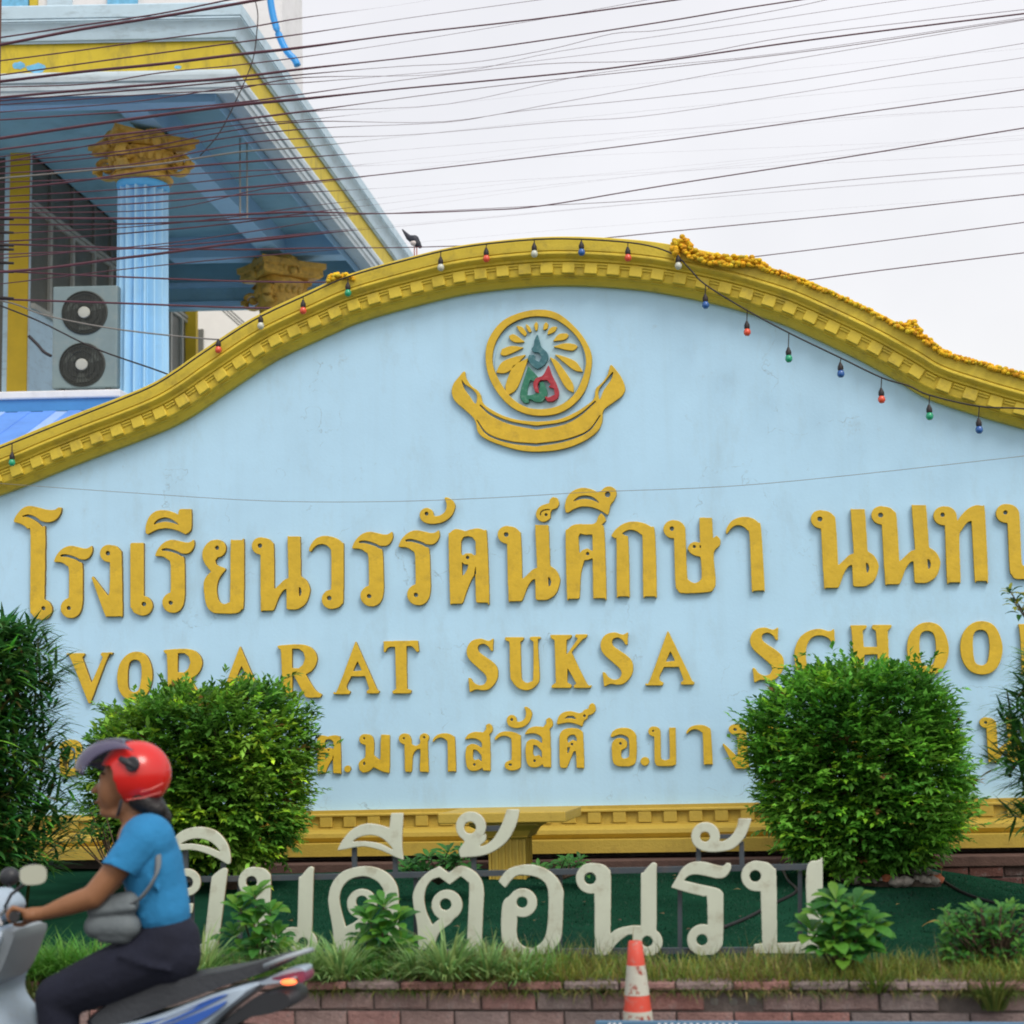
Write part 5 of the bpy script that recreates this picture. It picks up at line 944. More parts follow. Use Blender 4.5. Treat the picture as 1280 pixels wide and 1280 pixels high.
def round_shrub(name, x0, x1, y0, y1, Y, ry, base_px, label, seed):
    global rng; rng = np.random.default_rng(seed)
    c = atY((x0 + x1) / 2, (y0 + y1) / 2, Y); a = (atY(x1, 900, Y).x - atY(x0, 900, Y).x) / 2; b = (atY(900, y0, Y).z - atY(900, y1, Y).z) / 2
    bp_ = atY(*base_px, Y); t = thing(name, (bp_.x, Y, bp_.z - .05), label, 'shrub', 'clipped round shrubs before the sign')
    n = 6000; d = sphere_dirs(n); e = 3.6; sc_ = 1 / (np.abs(d) ** e).sum(1) ** (1 / e); lump = np.array([noise.noise(Vector(v * 1.9 + seed)) for v in d]) * .20 + np.array([noise.noise(Vector(v * 6 + seed)) for v in d]) * .08
    r_ = np.where(rng.random(n) < .55, rng.uniform(.86, 1.0, n), rng.uniform(.35, .9, n)) * (1 + lump); r_ = np.where(rng.random(n) < .10, r_ * rng.uniform(1.04, 1.19, n), r_)
    pos = d * (sc_ * r_)[:, None] * np.array([a, ry, b]); pos[:, 0] *= 1 - .16 * np.clip(-pos[:, 2] / b, 0, 1) ** 1.5
    pos += np.array(c); K = 9; od = nrmz(d * np.array([1, 1, .55]) + rng.normal(size=(n, 3)) * .5 * np.array([1, 1, .6]) + np.array([0, 0, .12]))
    P_, D_, U_, C_ = [], [], [], []; sc0 = rng.uniform(.6, 1.3, n)[:, None] * np.array([[.165 if seed == 11 else .135, .370, .045]]); yl = rng.random(n) < .15; sc0[yl] *= np.array([2.0, 1.5, .9]); dk = rng.random(n) < .3; sc0[dk] *= .6; br_ = rng.random(n) < .012; sc0[br_] = np.array([.20, .11, .04]); pt_ = np.array([noise.noise(Vector(v * 2.7 + seed * 3)) for v in d]); sc0 *= (1 + .8 * pt_)[:, None]; sc0[:, 0] *= 1 + .5 * pt_
    for k in range(K):
        t_ = k / (K - 1); side = (1 if k % 2 else -1); sd = nrmz(np.cross(od, np.array([0, 0, 1.0]))); 
        P_.append(pos + od * (t_ * .13 - .03)[None] if False else pos + od * (t_ * .13 - .03)); D_.append(nrmz(od * (.4 + .6 * t_) + sd * side * (1 - t_ * .7) + rng.normal(size=(n, 3)) * .25 + np.array([0, 0, .1]))); U_.append(nrmz(np.array([0, 0, 1.6]) + d * .35 + rng.normal(size=(n, 3)) * .35))
        C_.append(sc0 * rng.uniform(.8, 1.25, (n, 1)) * (1 + .35 * (t_ > .8)))
    P_ = np.concatenate(P_); n2 = len(P_); cr = leaves('crown', P_, np.concatenate(D_), np.concatenate(U_), rng.uniform(.042, .068, n2), rng.uniform(.022, .034, n2), np.concatenate(C_), t)
    m1 = MB(); top = Vector(c)
    base = Vector((bp_.x, Y, bp_.z - .06)); m1.tube([base, base + (top - base) * .3 + Vector((.03, 0, 0)), base + (top - base) * .7], [.05, .04, .03], 8)
    for k in range(40):
        an = k * 2.4; tgt = Vector(c) + Vector((math.cos(an) * a * .72, math.sin(an) * ry * .7, b * random.uniform(-.7, .7))); st = base + (top - base) * random.uniform(.1, .5); m1.tube([st, (st + tgt) / 2 + Vector((0, 0, .06)), tgt], [.02, .014, .006], 5)
    m1.obj('trunk', M['bark'], t, smooth=True); return t
round_shrub('clipped_shrub', 136, 372, 866, 1080, 11.0, .54, (292, 1108), 'round clipped shrub behind the rider and below the English lettering', 11)
round_shrub('clipped_shrub', 956, 1198, 842, 1088, 11.2, .58, (1085, 1118), 'large round clipped shrub in front of the word SCHOOL', 23)

def bamboo(name, cx, cy, wx, hy, Y, n, label, base_y, seed):
    global rng; rng = np.random.default_rng(seed); c = atY(cx, cy, Y); ax_ = wx / 2040 * Y; az_ = hy / 2040 * Y
    t = thing(name, (c.x, Y, atY(cx, base_y, Y).z), label, 'shrub', 'narrow-leaved shrubs at the picture edges')
    def gen(n, nm, L0, L1):
        u = rng.uniform(-1, 1, n); v = rng.uniform(-1, 1, n); w_ = rng.uniform(-1, 1, n); ed = 1 - .35 * np.clip(v, 0, 1) ** 2; lump = np.array([noise.noise(Vector((q * 2.2, seed, 0))) for q in v]) * .3 + 1
        pos = np.stack([c.x + u * ax_ * ed * lump, Y + w_ * .45 * ed, c.z + v * az_], 1); od = np.stack([u + rng.normal(size=n) * .6, w_ * .7 - .3 + rng.normal(size=n) * .5, rng.uniform(-.35, .7, n)], 1)
        col = tints(n, (.060, .200, .045), .5, .4); br = rng.random(n) < .14; col[br] *= np.array([2.3, 1.9, .9]); tn = rng.random(n) < .04; col[tn] = np.array([.22, .17, .06])
        return pos, od, col
    p, o, cl = gen(n, 'f', 0, 0); blades('foliage', p, o, rng.uniform(.11, .22, n), rng.uniform(.018, .030, n), rng.uniform(.1, .5, n), cl, t, shape=(.4, 1, .95, .55, .03))
    p, o, cl = gen(70, 'l', 0, 0); p[:, 1] = Y - .45 - rng.uniform(0, .12, 70)
    for i in range(70): blades('leaf', p[i:i + 1], o[i:i + 1], np.array([random.uniform(.16, .25)]), np.array([.034]), np.array([.35]), cl[i:i + 1] * 1.3, t, org=p[i], shape=(.4, 1, .95, .55, .03))
    m1 = MB()
    for k in range(26):
        x = c.x + random.uniform(-.85, .8) * ax_; y = Y + random.uniform(-.35, .35); m1.tube([(x * .6 + c.x * .4, y, lawn_z(x, y) - .1), (x, y, c.z), (x + random.uniform(-.1, .15), y - .05, c.z + az_ * random.uniform(.5, .95))], [.012, .009, .004], 6)
    m1.obj('stem', mat('green_cane', (.06, .075, .025), .5, .2, 8), t, smooth=True)
bamboo('bamboo_shrub', -25, 935, 88, 165, 9.4, 11000, 'dense dark bamboo-like shrub at the left edge', 1120, 31)
bamboo('bamboo_shrub', 1362, 922, 92, 100, 9.6, 4600, 'dark bamboo-like shrub at the right edge below the English lettering', 1110, 37)
# broad-leaved plants
def leaf_mesh(nm, wfac, colr, K=6, shape=None, vary=0):
    m1 = MB(); shape = shape or [.12, .45, .8, 1.0, .8, .06]; vs = []
    for k in range(K):
        t = k / (K - 1); w_ = shape[k] * wfac * .5; z = .16 * math.sin(t * 2.4) - .10 * t * t; vs += [(-w_, t, z + .22 * w_), (0, t, z - .02), (w_, t, z + .22 * w_)]
    m1.add(vs, [f for k in range(K - 1) for f in ((3 * k, 3 * k + 1, 3 * k + 4, 3 * k + 3), (3 * k + 1, 3 * k + 2, 3 * k + 5, 3 * k + 4))], colr); return m1.mesh(nm, M['leaf'], smooth=True, fix=False)
LM = [leaf_mesh('leaf', .50, c) for c in ((.055, .21, .035), (.075, .26, .035), (.04, .16, .035), (.11, .31, .04), (.13, .29, .03))]
LM2 = [leaf_mesh('leaf', .42, c, shape=[.15, .7, 1.0, .9, .6, .05]) for c in ((.05, .20, .04), (.07, .24, .04), (.04, .15, .035), (.12, .30, .04), (.09, .28, .04))]
LM3 = [leaf_mesh('leaf', .36, c, shape=[.15, .7, 1.0, .9, .6, .05]) for c in ((.30, .33, .03), (.40, .36, .03), (.03, .12, .02), (.02, .09, .03))]
def rosette_plant(name, heads, Y, label, cat, base, Lr=(.085, .13), per=12, meshes=LM, group=None, cup=.5, seed=1):
    r = random.Random(seed); b_ = atY(base[0], base[1], Y); t = thing(name, tuple(b_), label, cat, group); m1 = MB()
    for (px, py, dy) in heads:
        h = atY(px, py, Y + dy); m1.tube([tuple(b_), tuple((Vector(b_) + h) / 2 + Vector((r.uniform(-.02, .02), 0, .01))), tuple(h)], [.006, .005, .004], 6); a0 = r.uniform(0, 6.28); ax0 = Vector((r.uniform(-.35, .35), -.35, 1)).normalized()
        for k in range(per):
            az = a0 + k * 2.4; el = cup * (.15 + k / per) + r.uniform(-.2, .2); d = Vector((math.cos(az) * math.cos(el), math.sin(az) * math.cos(el), math.sin(el))); d = ax0.to_track_quat('Z', 'Y') @ d
            L = r.uniform(*Lr) * (1 - .35 * k / per); u = (Vector((0, 0, 1)) - d * d.z + Vector((0, -.3, 0))).normalized(); s = d.cross(u).normalized(); u = s.cross(d)
            o = bpy.data.objects.new('leaf', r.choice(meshes)); C.objects.link(o); o.parent = t; p = h - ORG[t.name] + Vector((0, 0, -.025 * (1 - k / per))) + d * .008
            o.matrix_local = Matrix(((s.x * L, d.x * L, u.x * L, p.x), (s.y * L, d.y * L, u.y * L, p.y), (s.z * L, d.z * L, u.z * L, p.z), (0, 0, 0, 1)))
    m1.obj('stem', M['bark'], t, smooth=True); return t
GP = 'leafy plants along the planter'
rosette_plant('leafy_plant', [(318, 1118, 0), (300, 1135, -.05), (338, 1138, -.06), (318, 1155, -.1), (292, 1165, -.03), (345, 1168, -.08), (322, 1180, -.13), (306, 1190, -.12), (352, 1188, -.02)], 7.42, 'leafy green plant in front of the second cream letter, next to the rider', 'plant', (322, 1224), group=GP, seed=2)
rosette_plant('leafy_plant', [(480, 1130, 0), (462, 1148, -.05), (494, 1150, -.06), (478, 1165, -.1), (455, 1172, -.03), (500, 1178, -.08), (480, 1190, -.13), (462, 1200, -.12), (495, 1203, -.05)], 7.38, 'leafy green plant covering the lower half of the fourth cream letter', 'plant', (480, 1228), group=GP, seed=3)
rosette_plant('leafy_plant', [(1045, 1125, 0), (1068, 1130, -.03), (1026, 1142, -.05), (1056, 1150, -.08), (1084, 1152, -.05), (1015, 1162, -.03), (1042, 1170, -.10), (1072, 1172, -.1), (1090, 1170, -.02), (1030, 1185, -.1), (1055, 1192, -.14), (1082, 1186, -.08)], 7.30, 'bushy broad-leaved plant at the foot of the last cream letter', 'plant', (1050, 1226), Lr=(.09, .14), per=12, group=GP, seed=4)
hd = [(random.uniform(1178, 1290), random.uniform(1128, 1200), random.uniform(-.15, .15)) for _ in range(95)]
hd = [h for h in hd if h[1] > 1118 + abs(h[0] - 1255) * .35 or abs(h[0] - 1190) < 12]
rosette_plant('leafy_plant', hd, 7.45, 'small-leaved bushy green plant in the planter at the right edge', 'plant', (1240, 1222), Lr=(.04, .065), per=9, meshes=LM2, group=GP, seed=5)
rosette_plant('leafy_plant', [(random.uniform(506, 592), random.uniform(1062, 1092), random.uniform(-.2, .2)) for _ in range(22)], 10.3, 'dark low plant behind the rail, left of the yellow pedestal', 'plant', (548, 1105), Lr=(.07, .12), per=8, meshes=LM2[:3], group='dark low plants on the lawn', seed=6)
rosette_plant('leafy_plant', [(random.uniform(668, 735), random.uniform(1074, 1090), random.uniform(-.2, .2)) for _ in range(14)], 10.8, 'dark low plant behind the rail, right of the yellow pedestal', 'plant', (700, 1100), Lr=(.06, .1), per=8, meshes=LM2[:3], group='dark low plants on the lawn', seed=7)
rosette_plant('variegated_plant', [(1262, 738, 0), (1268, 752, -.02), (1282, 742, 0), (1275, 762, 0), (1292, 758, 0), (1300, 735, 0)], 9.5, 'yellow and green variegated leaf cluster entering at the right edge above the lettering', 'plant', (1500, 1110), Lr=(.06, .10), per=8, meshes=LM3, seed=8)
rosette_plant('leafy_plant', [(random.uniform(95, 135), random.uniform(1010, 1060), random.uniform(-.1, .1)) for _ in range(9)], 10.0, 'bright green sprig between the bamboo and the rider', 'plant', (150, 1110), Lr=(.05, .08), per=7, meshes=LM, group=None, seed=9)
# grass
rng = np.random.default_rng(5)
def grass(name, n, px0, px1, Y0, Y1, L0, L1, base, up_=1.0, W=(.004, .008), z=ZTOP - .05, bend=(.1, .6), parent=None, cluster=0):
    x0_, x1_ = atY(px0, 1200, (Y0 + Y1) / 2).x, atY(px1, 1200, (Y0 + Y1) / 2).x; x = rng.uniform(x0_, x1_, n)
    if cluster: cc_ = rng.uniform(x0_, x1_, cluster); x = cc_[rng.integers(0, cluster, n)] + rng.normal(size=n) * .05
    y = rng.uniform(Y0, Y1, n); nz_ = np.array([noise.noise(Vector((a * 2.3, b * 4, 7))) for a, b in zip(x.tolist(), y.tolist())]); kp = nz_ > rng.uniform(-.55, -.02, n); x, y, nz_ = x[kp], y[kp], nz_[kp]; n = len(x)
    pos = np.stack([x, y, np.full(n, z)], 1); d = np.stack([rng.normal(size=n) * .5, rng.normal(size=n) * .4 - .25, np.full(n, up_)], 1)
    col = tints(n, base, .4, .35); dp = np.array([noise.noise(Vector((a * 1.7, 11, 0))) for a in x.tolist()]); dry = rng.random(n) < np.clip(.12 + dp * 1.1, .03, .8); col[dry] = np.array([.30, .23, .10]) * rng.uniform(.6, 1.2, (int(dry.sum()), 1)); hm = 1 + .35 * np.array([noise.noise(Vector((q * 3.1, 4, 0))) for q in x])
    o = blades(name, pos, d, rng.uniform(L0, L1, n) * hm, rng.uniform(*W, n), rng.uniform(*bend, n), col, parent); return o
g1 = grass('grass', 11000, -40, 700, 7.04, 7.6, .08, .19, (.15, .33, .06)); tag(g1, kind='stuff')
g2 = grass('grass', 15000, 560, 1340, 7.03, 7.6, .07, .16, (.24, .30, .06), bend=(.1, .8)); tag(g2, kind='stuff')
g3 = grass('grass', 2600, 380, 1340, 7.0, 7.06, .06, .15, (.11, .14, .035), up_=.25, bend=(.8, 1.6)); tag(g3, kind='stuff')
g4 = grass('grass', 500, 640, 1340, 7.2, 7.7, .15, .26, (.13, .16, .05), W=(.003, .005), cluster=30); tag(g4, kind='stuff')
g5 = grass('grass', 2600, 380, 1340, 7.05, 7.3, .03, .08, (.17, .13, .05), bend=(.3, 1.2)); tag(g5, kind='stuff')
def tuft(px, py, Y, n, L, label, base=(.26, .42, .14), W=(.009, .017), spread=1.15, z=None, grp='arching grass tufts on the planter'):
    c = atY(px, py, Y); z = c.z if z is None else z; a = rng.uniform(0, 6.28, n); r_ = rng.uniform(0, .05, n); s_ = rng.uniform(.1, spread, n)
    pos = np.stack([c.x + np.cos(a) * r_, Y + np.sin(a) * r_, np.full(n, z)], 1); d = np.stack([np.cos(a) * s_, np.sin(a) * s_ - .1, np.full(n, 1.0)], 1)
    o = blades('grass_tuft', pos, d, rng.uniform(.6, 1.1, n) * L, rng.uniform(*W, n), rng.uniform(.4, 1.0, n), tints(n, base, .3, .25), None, org=(c.x, Y, z)); return tag(o, label, 'grass tuft', grp)
zt0 = ZTOP - .05
for px, Y, n, L, lb in [(558, 7.10, 300, .33, 'large pale spider-like grass tuft below the cream letter with two rounded humps'), (612, 7.14, 180, .27, 'pale grass tuft just right of the largest one'), (250, 7.14, 260, .32, 'pale arching grass tuft beside the rider back'), (225, 7.3, 110, .26, 'pale grass tuft hidden partly by the rider shirt'), (385, 7.12, 220, .28, 'pale grass tuft above the scooter tail'), (425, 7.10, 240, .30, 'pale grass tuft left of the second leafy plant'), (650, 7.10, 150, .22, 'short grass tuft by the closed oval cream letter'), (520, 7.18, 160, .27, 'pale grass tuft right of the second leafy plant')]:
    tuft(px, 1225, Y, n, L, lb, z=zt0)
for i, (px, lb) in enumerate([(40, 'lush bright grass clump spilling over the wall by the leg shield'), (78, 'lush bright grass clump framed between the forearm and the knee'), (112, 'lush bright grass clump just behind the grey bag'), (150, 'lush grass clump hidden behind the rider lap')]):
    tuft(px, 1225, 7.12, 330, .30, lb, base=(.13, .34, .05), W=(.007, .012), spread=1.2, z=zt0, grp='lush grass clumps behind the rider')
tuft(40, 1240, 6.98, 160, .16, 'dry yellowish grass hanging down the wall near the leg shield', base=(.16, .20, .06), W=(.006, .010), spread=1.6, z=zt0 - .02, grp='lush grass clumps behind the rider')
tuft(1243, 1262, 6.97, 170, .20, 'wild weed growing out of a gap in the brick wall at the right', base=(.12, .17, .035), W=(.005, .010), spread=.8, grp='weeds in the brick wall')
tuft(1095, 1240, 7.0, 60, .12, 'small weed drooping over the wall top right of the cone', base=(.12, .17, .03), spread=1.0, grp='weeds in the brick wall')
n = 60000; x = rng.uniform(-3.6, 3.6, n); y = 7.7 + (rng.random(n) ** 1.3) * 4.3; pos = np.stack([x, y, np.array([lawn_z(a, b) for a, b in zip(x.tolist(), y.tolist())]) - .002], 1)
cl = tints(n, (.012, .065, .034), .3, .4); pt = np.array([noise.noise(Vector((a * 1.3, b * 1.3, 2))) for a, b in zip(x.tolist(), y.tolist())]); cl *= (1 + .9 * pt)[:, None].clip(.35, 1.7)
tf = blades('turf_fibres', pos, np.stack([rng.normal(size=n) * .6, rng.normal(size=n) * .6, np.ones(n)], 1), rng.uniform(.008, .018, n), rng.uniform(.004, .007, n), rng.uniform(0, .6, n), cl, None, shape=(1, .8, .1)); tag(tf, kind='stuff')
n = 45; x = rng.uniform(-3.4, 3.4, n); y = 7.8 + rng.random(n) * 4; pos = np.stack([x, y, np.array([lawn_z(a, b) for a, b in zip(x.tolist(), y.tolist())]) + .022], 1); a = rng.uniform(0, 6.28, n); cl = np.array([(.20, .13, .05), (.28, .20, .07), (.10, .06, .03)])[rng.integers(0, 3, n)]
fl = leaves('leaf_litter', pos, np.stack([np.cos(a), np.sin(a), np.full(n, .1)], 1), np.tile(np.array([[0, -.2, 1.0]]), (n, 1)), rng.uniform(.03, .07, n), rng.uniform(.015, .03, n), cl); tag(fl, kind='stuff')
m1 = MB(); m1.tube([(lambda p: (p.x, p.y, lawn_z(p.x, p.y) + .012))(atZ(x, y, .5)) for x, y in crm([(975, 1100), (985, 1118), (996, 1130), (960, 1142), (925, 1155), (905, 1162)], 5)], .010, 8)
tag(m1.obj('garden_hose', M['rubber'], None, smooth=True), 'dark hose lying on the green lawn behind the last cream letters', 'hose')
m1 = MB(); m1.tube([(lambda p: (p.x, p.y, lawn_z(p.x, p.y) + .012))(atZ(x, y, .42)) for x, y in crm([(1172, 1122), (1186, 1132), (1215, 1142), (1260, 1150), (1330, 1160)], 5)], .010, 8)
tag(m1.obj('garden_hose', M['rubber'], None, smooth=True), 'dark hose on the lawn running from the stone ring to the right edge', 'hose')
# stone ring round the shrub foot, fallen leaf
sr = thing('stone_ring', tuple(atY(1105, 1118, 11.2)), 'irregular low ring of grey stones around the foot of the right shrub', 'stone edging')
for k in range(44):
    a = 2 * math.pi * k / 44; c = atY(1110 + 62 * math.cos(a), 1114, 11.1); y = 11.1 + random.uniform(.22, .36) * math.sin(a); x = c.x; z = lawn_z(x, y) + .035; m1 = MB(); r_ = random.uniform(.018, .05)
    g_ = random.uniform(.7, 1.2); m1.ball((x, y, z), r_, 6, (1.2, 1, .75), (.30 * g_, .27 * g_, .24 * g_) if k % 11 else (.45, .14, .07))
    m1.v = [tuple(Vector(v) + Vector((noise.noise(Vector(v) * 30), noise.noise(Vector(v) * 31 + Vector((5, 0, 0))), noise.noise(Vector(v) * 29))) * .022) for v in m1.v]; m1.obj('stone', M['stone'], sr, org=Vector((x, y, z)), smooth=True)
m1 = MB(); cc_ = atY(1110, 1114, 11.1); m1.lathe((cc_.x, 11.1, lawn_z(cc_.x, 11.1) - .05), [(.36, 0), (.30, .07), (.15, .10), (.01, .11)], 24); m1.obj('soil_mound', M['soil'], sr, smooth=True)
o = bpy.data.objects.new('fallen_leaf', leaf_mesh('fallen_leaf', .4, (.38, .24, .08))); C.objects.link(o); p = atY(1152, 1150, 9.2); o.location = (p.x, 9.2, lawn_z(p.x, 9.2) + .03); o.scale = (.12, .12, .12); o.rotation_euler = (R(12), R(10), R(-125)); tag(o, 'single dry tan leaf lying on the green artificial lawn', 'leaf')

# ============================================================ SCOOTER AND RIDER
YR = 5.62
def G(px, py, dy=0.0): return atY(px, py, YR + dy)
scoot = thing('motor_scooter', (G(150, 1400).x, YR, 0), 'white and blue motor scooter ridden past the planter, its orange rear indicator lit', 'scooter')
M['sc_white'] = mat('scooter_white_plastic', (.40, .50, .60), .32, .08, 5, dirt=(.25, .26, .27), dirt_amt=.4, dscale=6, spec=.5); M['sc_blue'] = mat('scooter_blue_decal', (.04, .12, .45), .3, .05, 3); M['sc_red'] = mat('scooter_red_decal', (.22, .05, .10), .3, .05, 3)
M['sc_black'] = mat('scooter_black_plastic', (.03, .033, .038), .45, .1, 6); M['sc_grey'] = mat('scooter_grey_plastic', (.33, .38, .41), .4, .05, 4); M['vinyl'] = mat('seat_vinyl', (.045, .05, .058), .5, .12, 6, .3, 60)
M['chrome'] = mat('brushed_metal', (.5, .5, .5), .3, .05, 6, metal=.9)
def slab(name, pxs, hw, m, parent=scoot, dy=0.0, inset=.86, bev=.0, sm=40, taper=None):
    pts_ = [G(x, y, dy) for x, y in pxs]; cxm = sum(p.x for p in pts_) / len(pts_); czm = sum(p.z for p in pts_) / len(pts_); n = len(pts_); vs = []
    for (f, ins) in ((-1, inset), (-.8, .97), (-.4, 1), (.4, 1), (.8, .97), (1, inset)):
        for (px, py), p in zip(pxs, pts_):
            w_ = hw * (taper(px) if taper else 1); vs.append((cxm + (p.x - cxm) * ins, YR + dy + f * w_, czm + (p.z - czm) * ins))
    m1 = MB(); m1.add(vs, [(k * n + i, k * n + (i + 1) % n, (k + 1) * n + (i + 1) % n, (k + 1) * n + i) for k in range(5) for i in range(n)] + [tuple(range(n - 1, -1, -1)), tuple(5 * n + i for i in range(n))])
    o = m1.obj(name, m, parent, smooth=sm)
    return o
def csm(p, n=3): return [tuple(q) for q in crm(p, n, True)]
tp = lambda px: 1 - .55 * min(max((px - 230) / 160, 0), 1)
slab('body', csm([(105, 1290), (150, 1276), (210, 1262), (280, 1236), (335, 1222), (322, 1238), (285, 1268), (262, 1300), (215, 1350), (140, 1360), (105, 1330)]), .165, M['sc_white'], taper=tp)
slab('stripe', csm([(150, 1300), (215, 1278), (275, 1254), (300, 1244), (278, 1262), (225, 1290), (160, 1316)]), .1685, M['sc_blue'], taper=tp, inset=1)
slab('stripe', csm([(170, 1276), (230, 1262), (280, 1241), (300, 1236), (270, 1252), (220, 1272)]), .166, M['sc_blue'], taper=tp, inset=1)
slab('tail_cowl', csm([(325, 1229), (345, 1217), (365, 1209), (384, 1206), (387, 1212), (378, 1220), (360, 1226)]), .10, M['sc_white'], taper=tp)
slab('stripe', csm([(345, 1220), (368, 1214), (384, 1211), (382, 1215), (360, 1222)]), .1015, M['sc_red'], taper=tp, inset=1)
slab('seat', csm([(120, 1272), (160, 1240), (215, 1222), (260, 1213), (310, 1204), (345, 1195), (368, 1190), (366, 1200), (335, 1214), (280, 1232), (205, 1260), (150, 1280)]), .135, M['vinyl'], taper=tp, inset=.9)
m1 = MB()
for s_ in (-1, 1): m1.tube([G(330, 1208, s_ * .1), G(358, 1197, s_ * .1), G(382, 1189, s_ * .08), G(390, 1187, s_ * .03)], .009, 8)
m1.tube([G(390, 1187, -.03), G(390, 1187, .03)], .009, 8); m1.obj('grab_rail', M['sc_grey'], scoot, smooth=True)
o = blob('indicator', balls=[(G(361, 1227.5, -.095), (.030, .022, .0105))], mats=mat('lit_orange_indicator', (.9, .22, .05), .3, .02, 3, emit=(1, .16, .05, 2.2)), parent=scoot, vox=.004, smooth=2)
o = blob('indicator', balls=[(G(361, 1227.5, .095), (.030, .022, .0105))], mats=mat('orange_indicator', (.8, .2, .05), .3, .02, 3), parent=scoot, vox=.004, smooth=2)
slab('tail_light', csm([(376, 1216), (386, 1212), (388, 1222), (380, 1227)]), .05, M['sc_red'])
slab('under_cowl', csm([(262, 1296), (300, 1262), (335, 1238), (372, 1232), (378, 1250), (350, 1262), (320, 1268), (290, 1285)]), .09, M['sc_black'])
# wheels
def wheel(px, nm):
    cx_ = G(px, 1375).x; r_ = .272; z_ = .275; wt = thing('wheel', (0, 0, 0), None, None); wt.parent = scoot; wt.location = Vector((cx_, YR, z_)) - ORG[scoot.name]; ORG[wt.name] = Vector((cx_, YR, z_))
    m1 = MB(); prof_ = [(r_ - .05, -.03), (r_ - .02, -.04), (r_ - .004, -.022), (r_, 0), (r_ - .004, .022), (r_ - .02, .04), (r_ - .05, .03)]; m1.lathe((cx_, YR, z_), prof_, 48, 'y'); m1.f = m1.f[:-2]; m1.obj('tyre', M['rubber'], wt, smooth=40)
    m1 = MB(); m1.tube([(cx_ + math.cos(a) * (r_ - .05), YR, z_ + math.sin(a) * (r_ - .05)) for a in np.linspace(0, 6.2832, 41)], .018, 8, False)
    for k in range(5):
        a = k * 1.2566; m1.tube([(cx_ + math.cos(a) * .03, YR, z_ + math.sin(a) * .03), (cx_ + math.cos(a) * (r_ - .06), YR, z_ + math.sin(a) * (r_ - .06))], [.02, .012], 6)
    m1.lathe((cx_, YR, z_), [(.045, -.06), (.05, -.03), (.05, .03), (.045, .06)], 20, 'y'); m1.obj('rim', M['sc_grey'], wt, smooth=40); return cx_, z_
rx, rz = wheel(300, 'rear'); fx, fz = wheel(-148, 'front')
def guard(cx_, cz_, r_, a0, a1, hw, m, nm='mudguard'):
    m1 = MB(); st = 16; sec = [(-hw, -.03), (-hw * .9, 0), (-hw * .4, .012), (hw * .4, .012), (hw * .9, 0), (hw, -.03)]; vs = []
    for a in np.linspace(R(a0), R(a1), st):
        for (dy, dr) in sec + [(p, q - .006) for p, q in reversed(sec)]: vs.append((cx_ + math.cos(a) * (r_ + dr), YR + dy, cz_ + math.sin(a) * (r_ + dr)))
    n = 12; m1.add(vs, [(k * n + i, k * n + (i + 1) % n, (k + 1) * n + (i + 1) % n, (k + 1) * n + i) for k in range(st - 1) for i in range(n)] + [tuple(range(n - 1, -1, -1)), tuple((st - 1) * n + i for i in range(n))]); m1.obj(nm, m, scoot, smooth=50)
guard(rx, rz, .315, 5, 150, .065, M['sc_black']); guard(fx, fz, .30, 30, 165, .06, M['sc_white'])
m1 = MB(); m1.box((rx - .42, YR + .06, rz - .05), (rx + .03, YR + .13, rz + .06)); bevel(m1.obj('swing_arm', M['sc_black'], scoot), .02)
m1 = MB(); m1.tube([(rx - .4, YR + .15, rz - .08), (rx - .1, YR + .17, rz - .04), (rx + .2, YR + .17, rz + .05)], [.03, .05, .055], 14); m1.obj('exhaust', M['chrome'], scoot, smooth=True)
m1 = MB()
for s_ in (-1, 1): m1.tube([(fx, YR + s_ * .08, fz), (fx + .09, YR + s_ * .07, fz + .33), (fx + .13, YR + s_ * .05, fz + .45)], .017, 8)
m1.obj('fork', M['chrome'], scoot, smooth=True)
slab('leg_shield', csm([(8, 1156), (26, 1158), (18, 1185), (2, 1222), (4, 1248), (26, 1278), (58, 1330), (92, 1378), (60, 1385), (14, 1330), (-26, 1280), (-48, 1230), (-30, 1180)]), .17, M['sc_white'], inset=.8)
slab('inner_panel', csm([(16, 1158), (40, 1157), (34, 1182), (16, 1220), (0, 1222), (6, 1180)]), .13, M['sc_grey'], inset=.9)
slab('stripe', csm([(2, 1250), (24, 1280), (54, 1335), (44, 1335), (10, 1285), (-6, 1256)]), .1705, M['sc_red'], inset=1)
m1 = MB(); m1.box((G(50, 1385).x, YR - .17, G(50, 1385).z - .02), (G(170, 1385).x, YR + .17, G(50, 1385).z + .02)); bevel(m1.obj('floorboard', M['sc_black'], scoot), .02)
slab('front_cowl', csm([(-26, 1122), (-4, 1110), (14, 1118), (22, 1132), (12, 1146), (-8, 1158), (-34, 1190), (-60, 1220), (-54, 1170)]), .09, M['sc_white'], inset=.7)
blob('headlight', balls=[(G(-42, 1150), (.05, .07, .05))], mats=mat('headlight_lens', (.6, .62, .65), .1, .02, 3, spec=.8), parent=scoot, vox=.008)
m1 = MB(); m1.tube([G(8, 1136, .06), G(14, 1142, .20), G(18, 1146, .36)], .013, 8); m1.tube([G(8, 1136, -.06), G(14, 1142, -.16), G(18, 1146, -.34)], .013, 8); m1.obj('handlebar', M['chrome'], scoot, smooth=True)
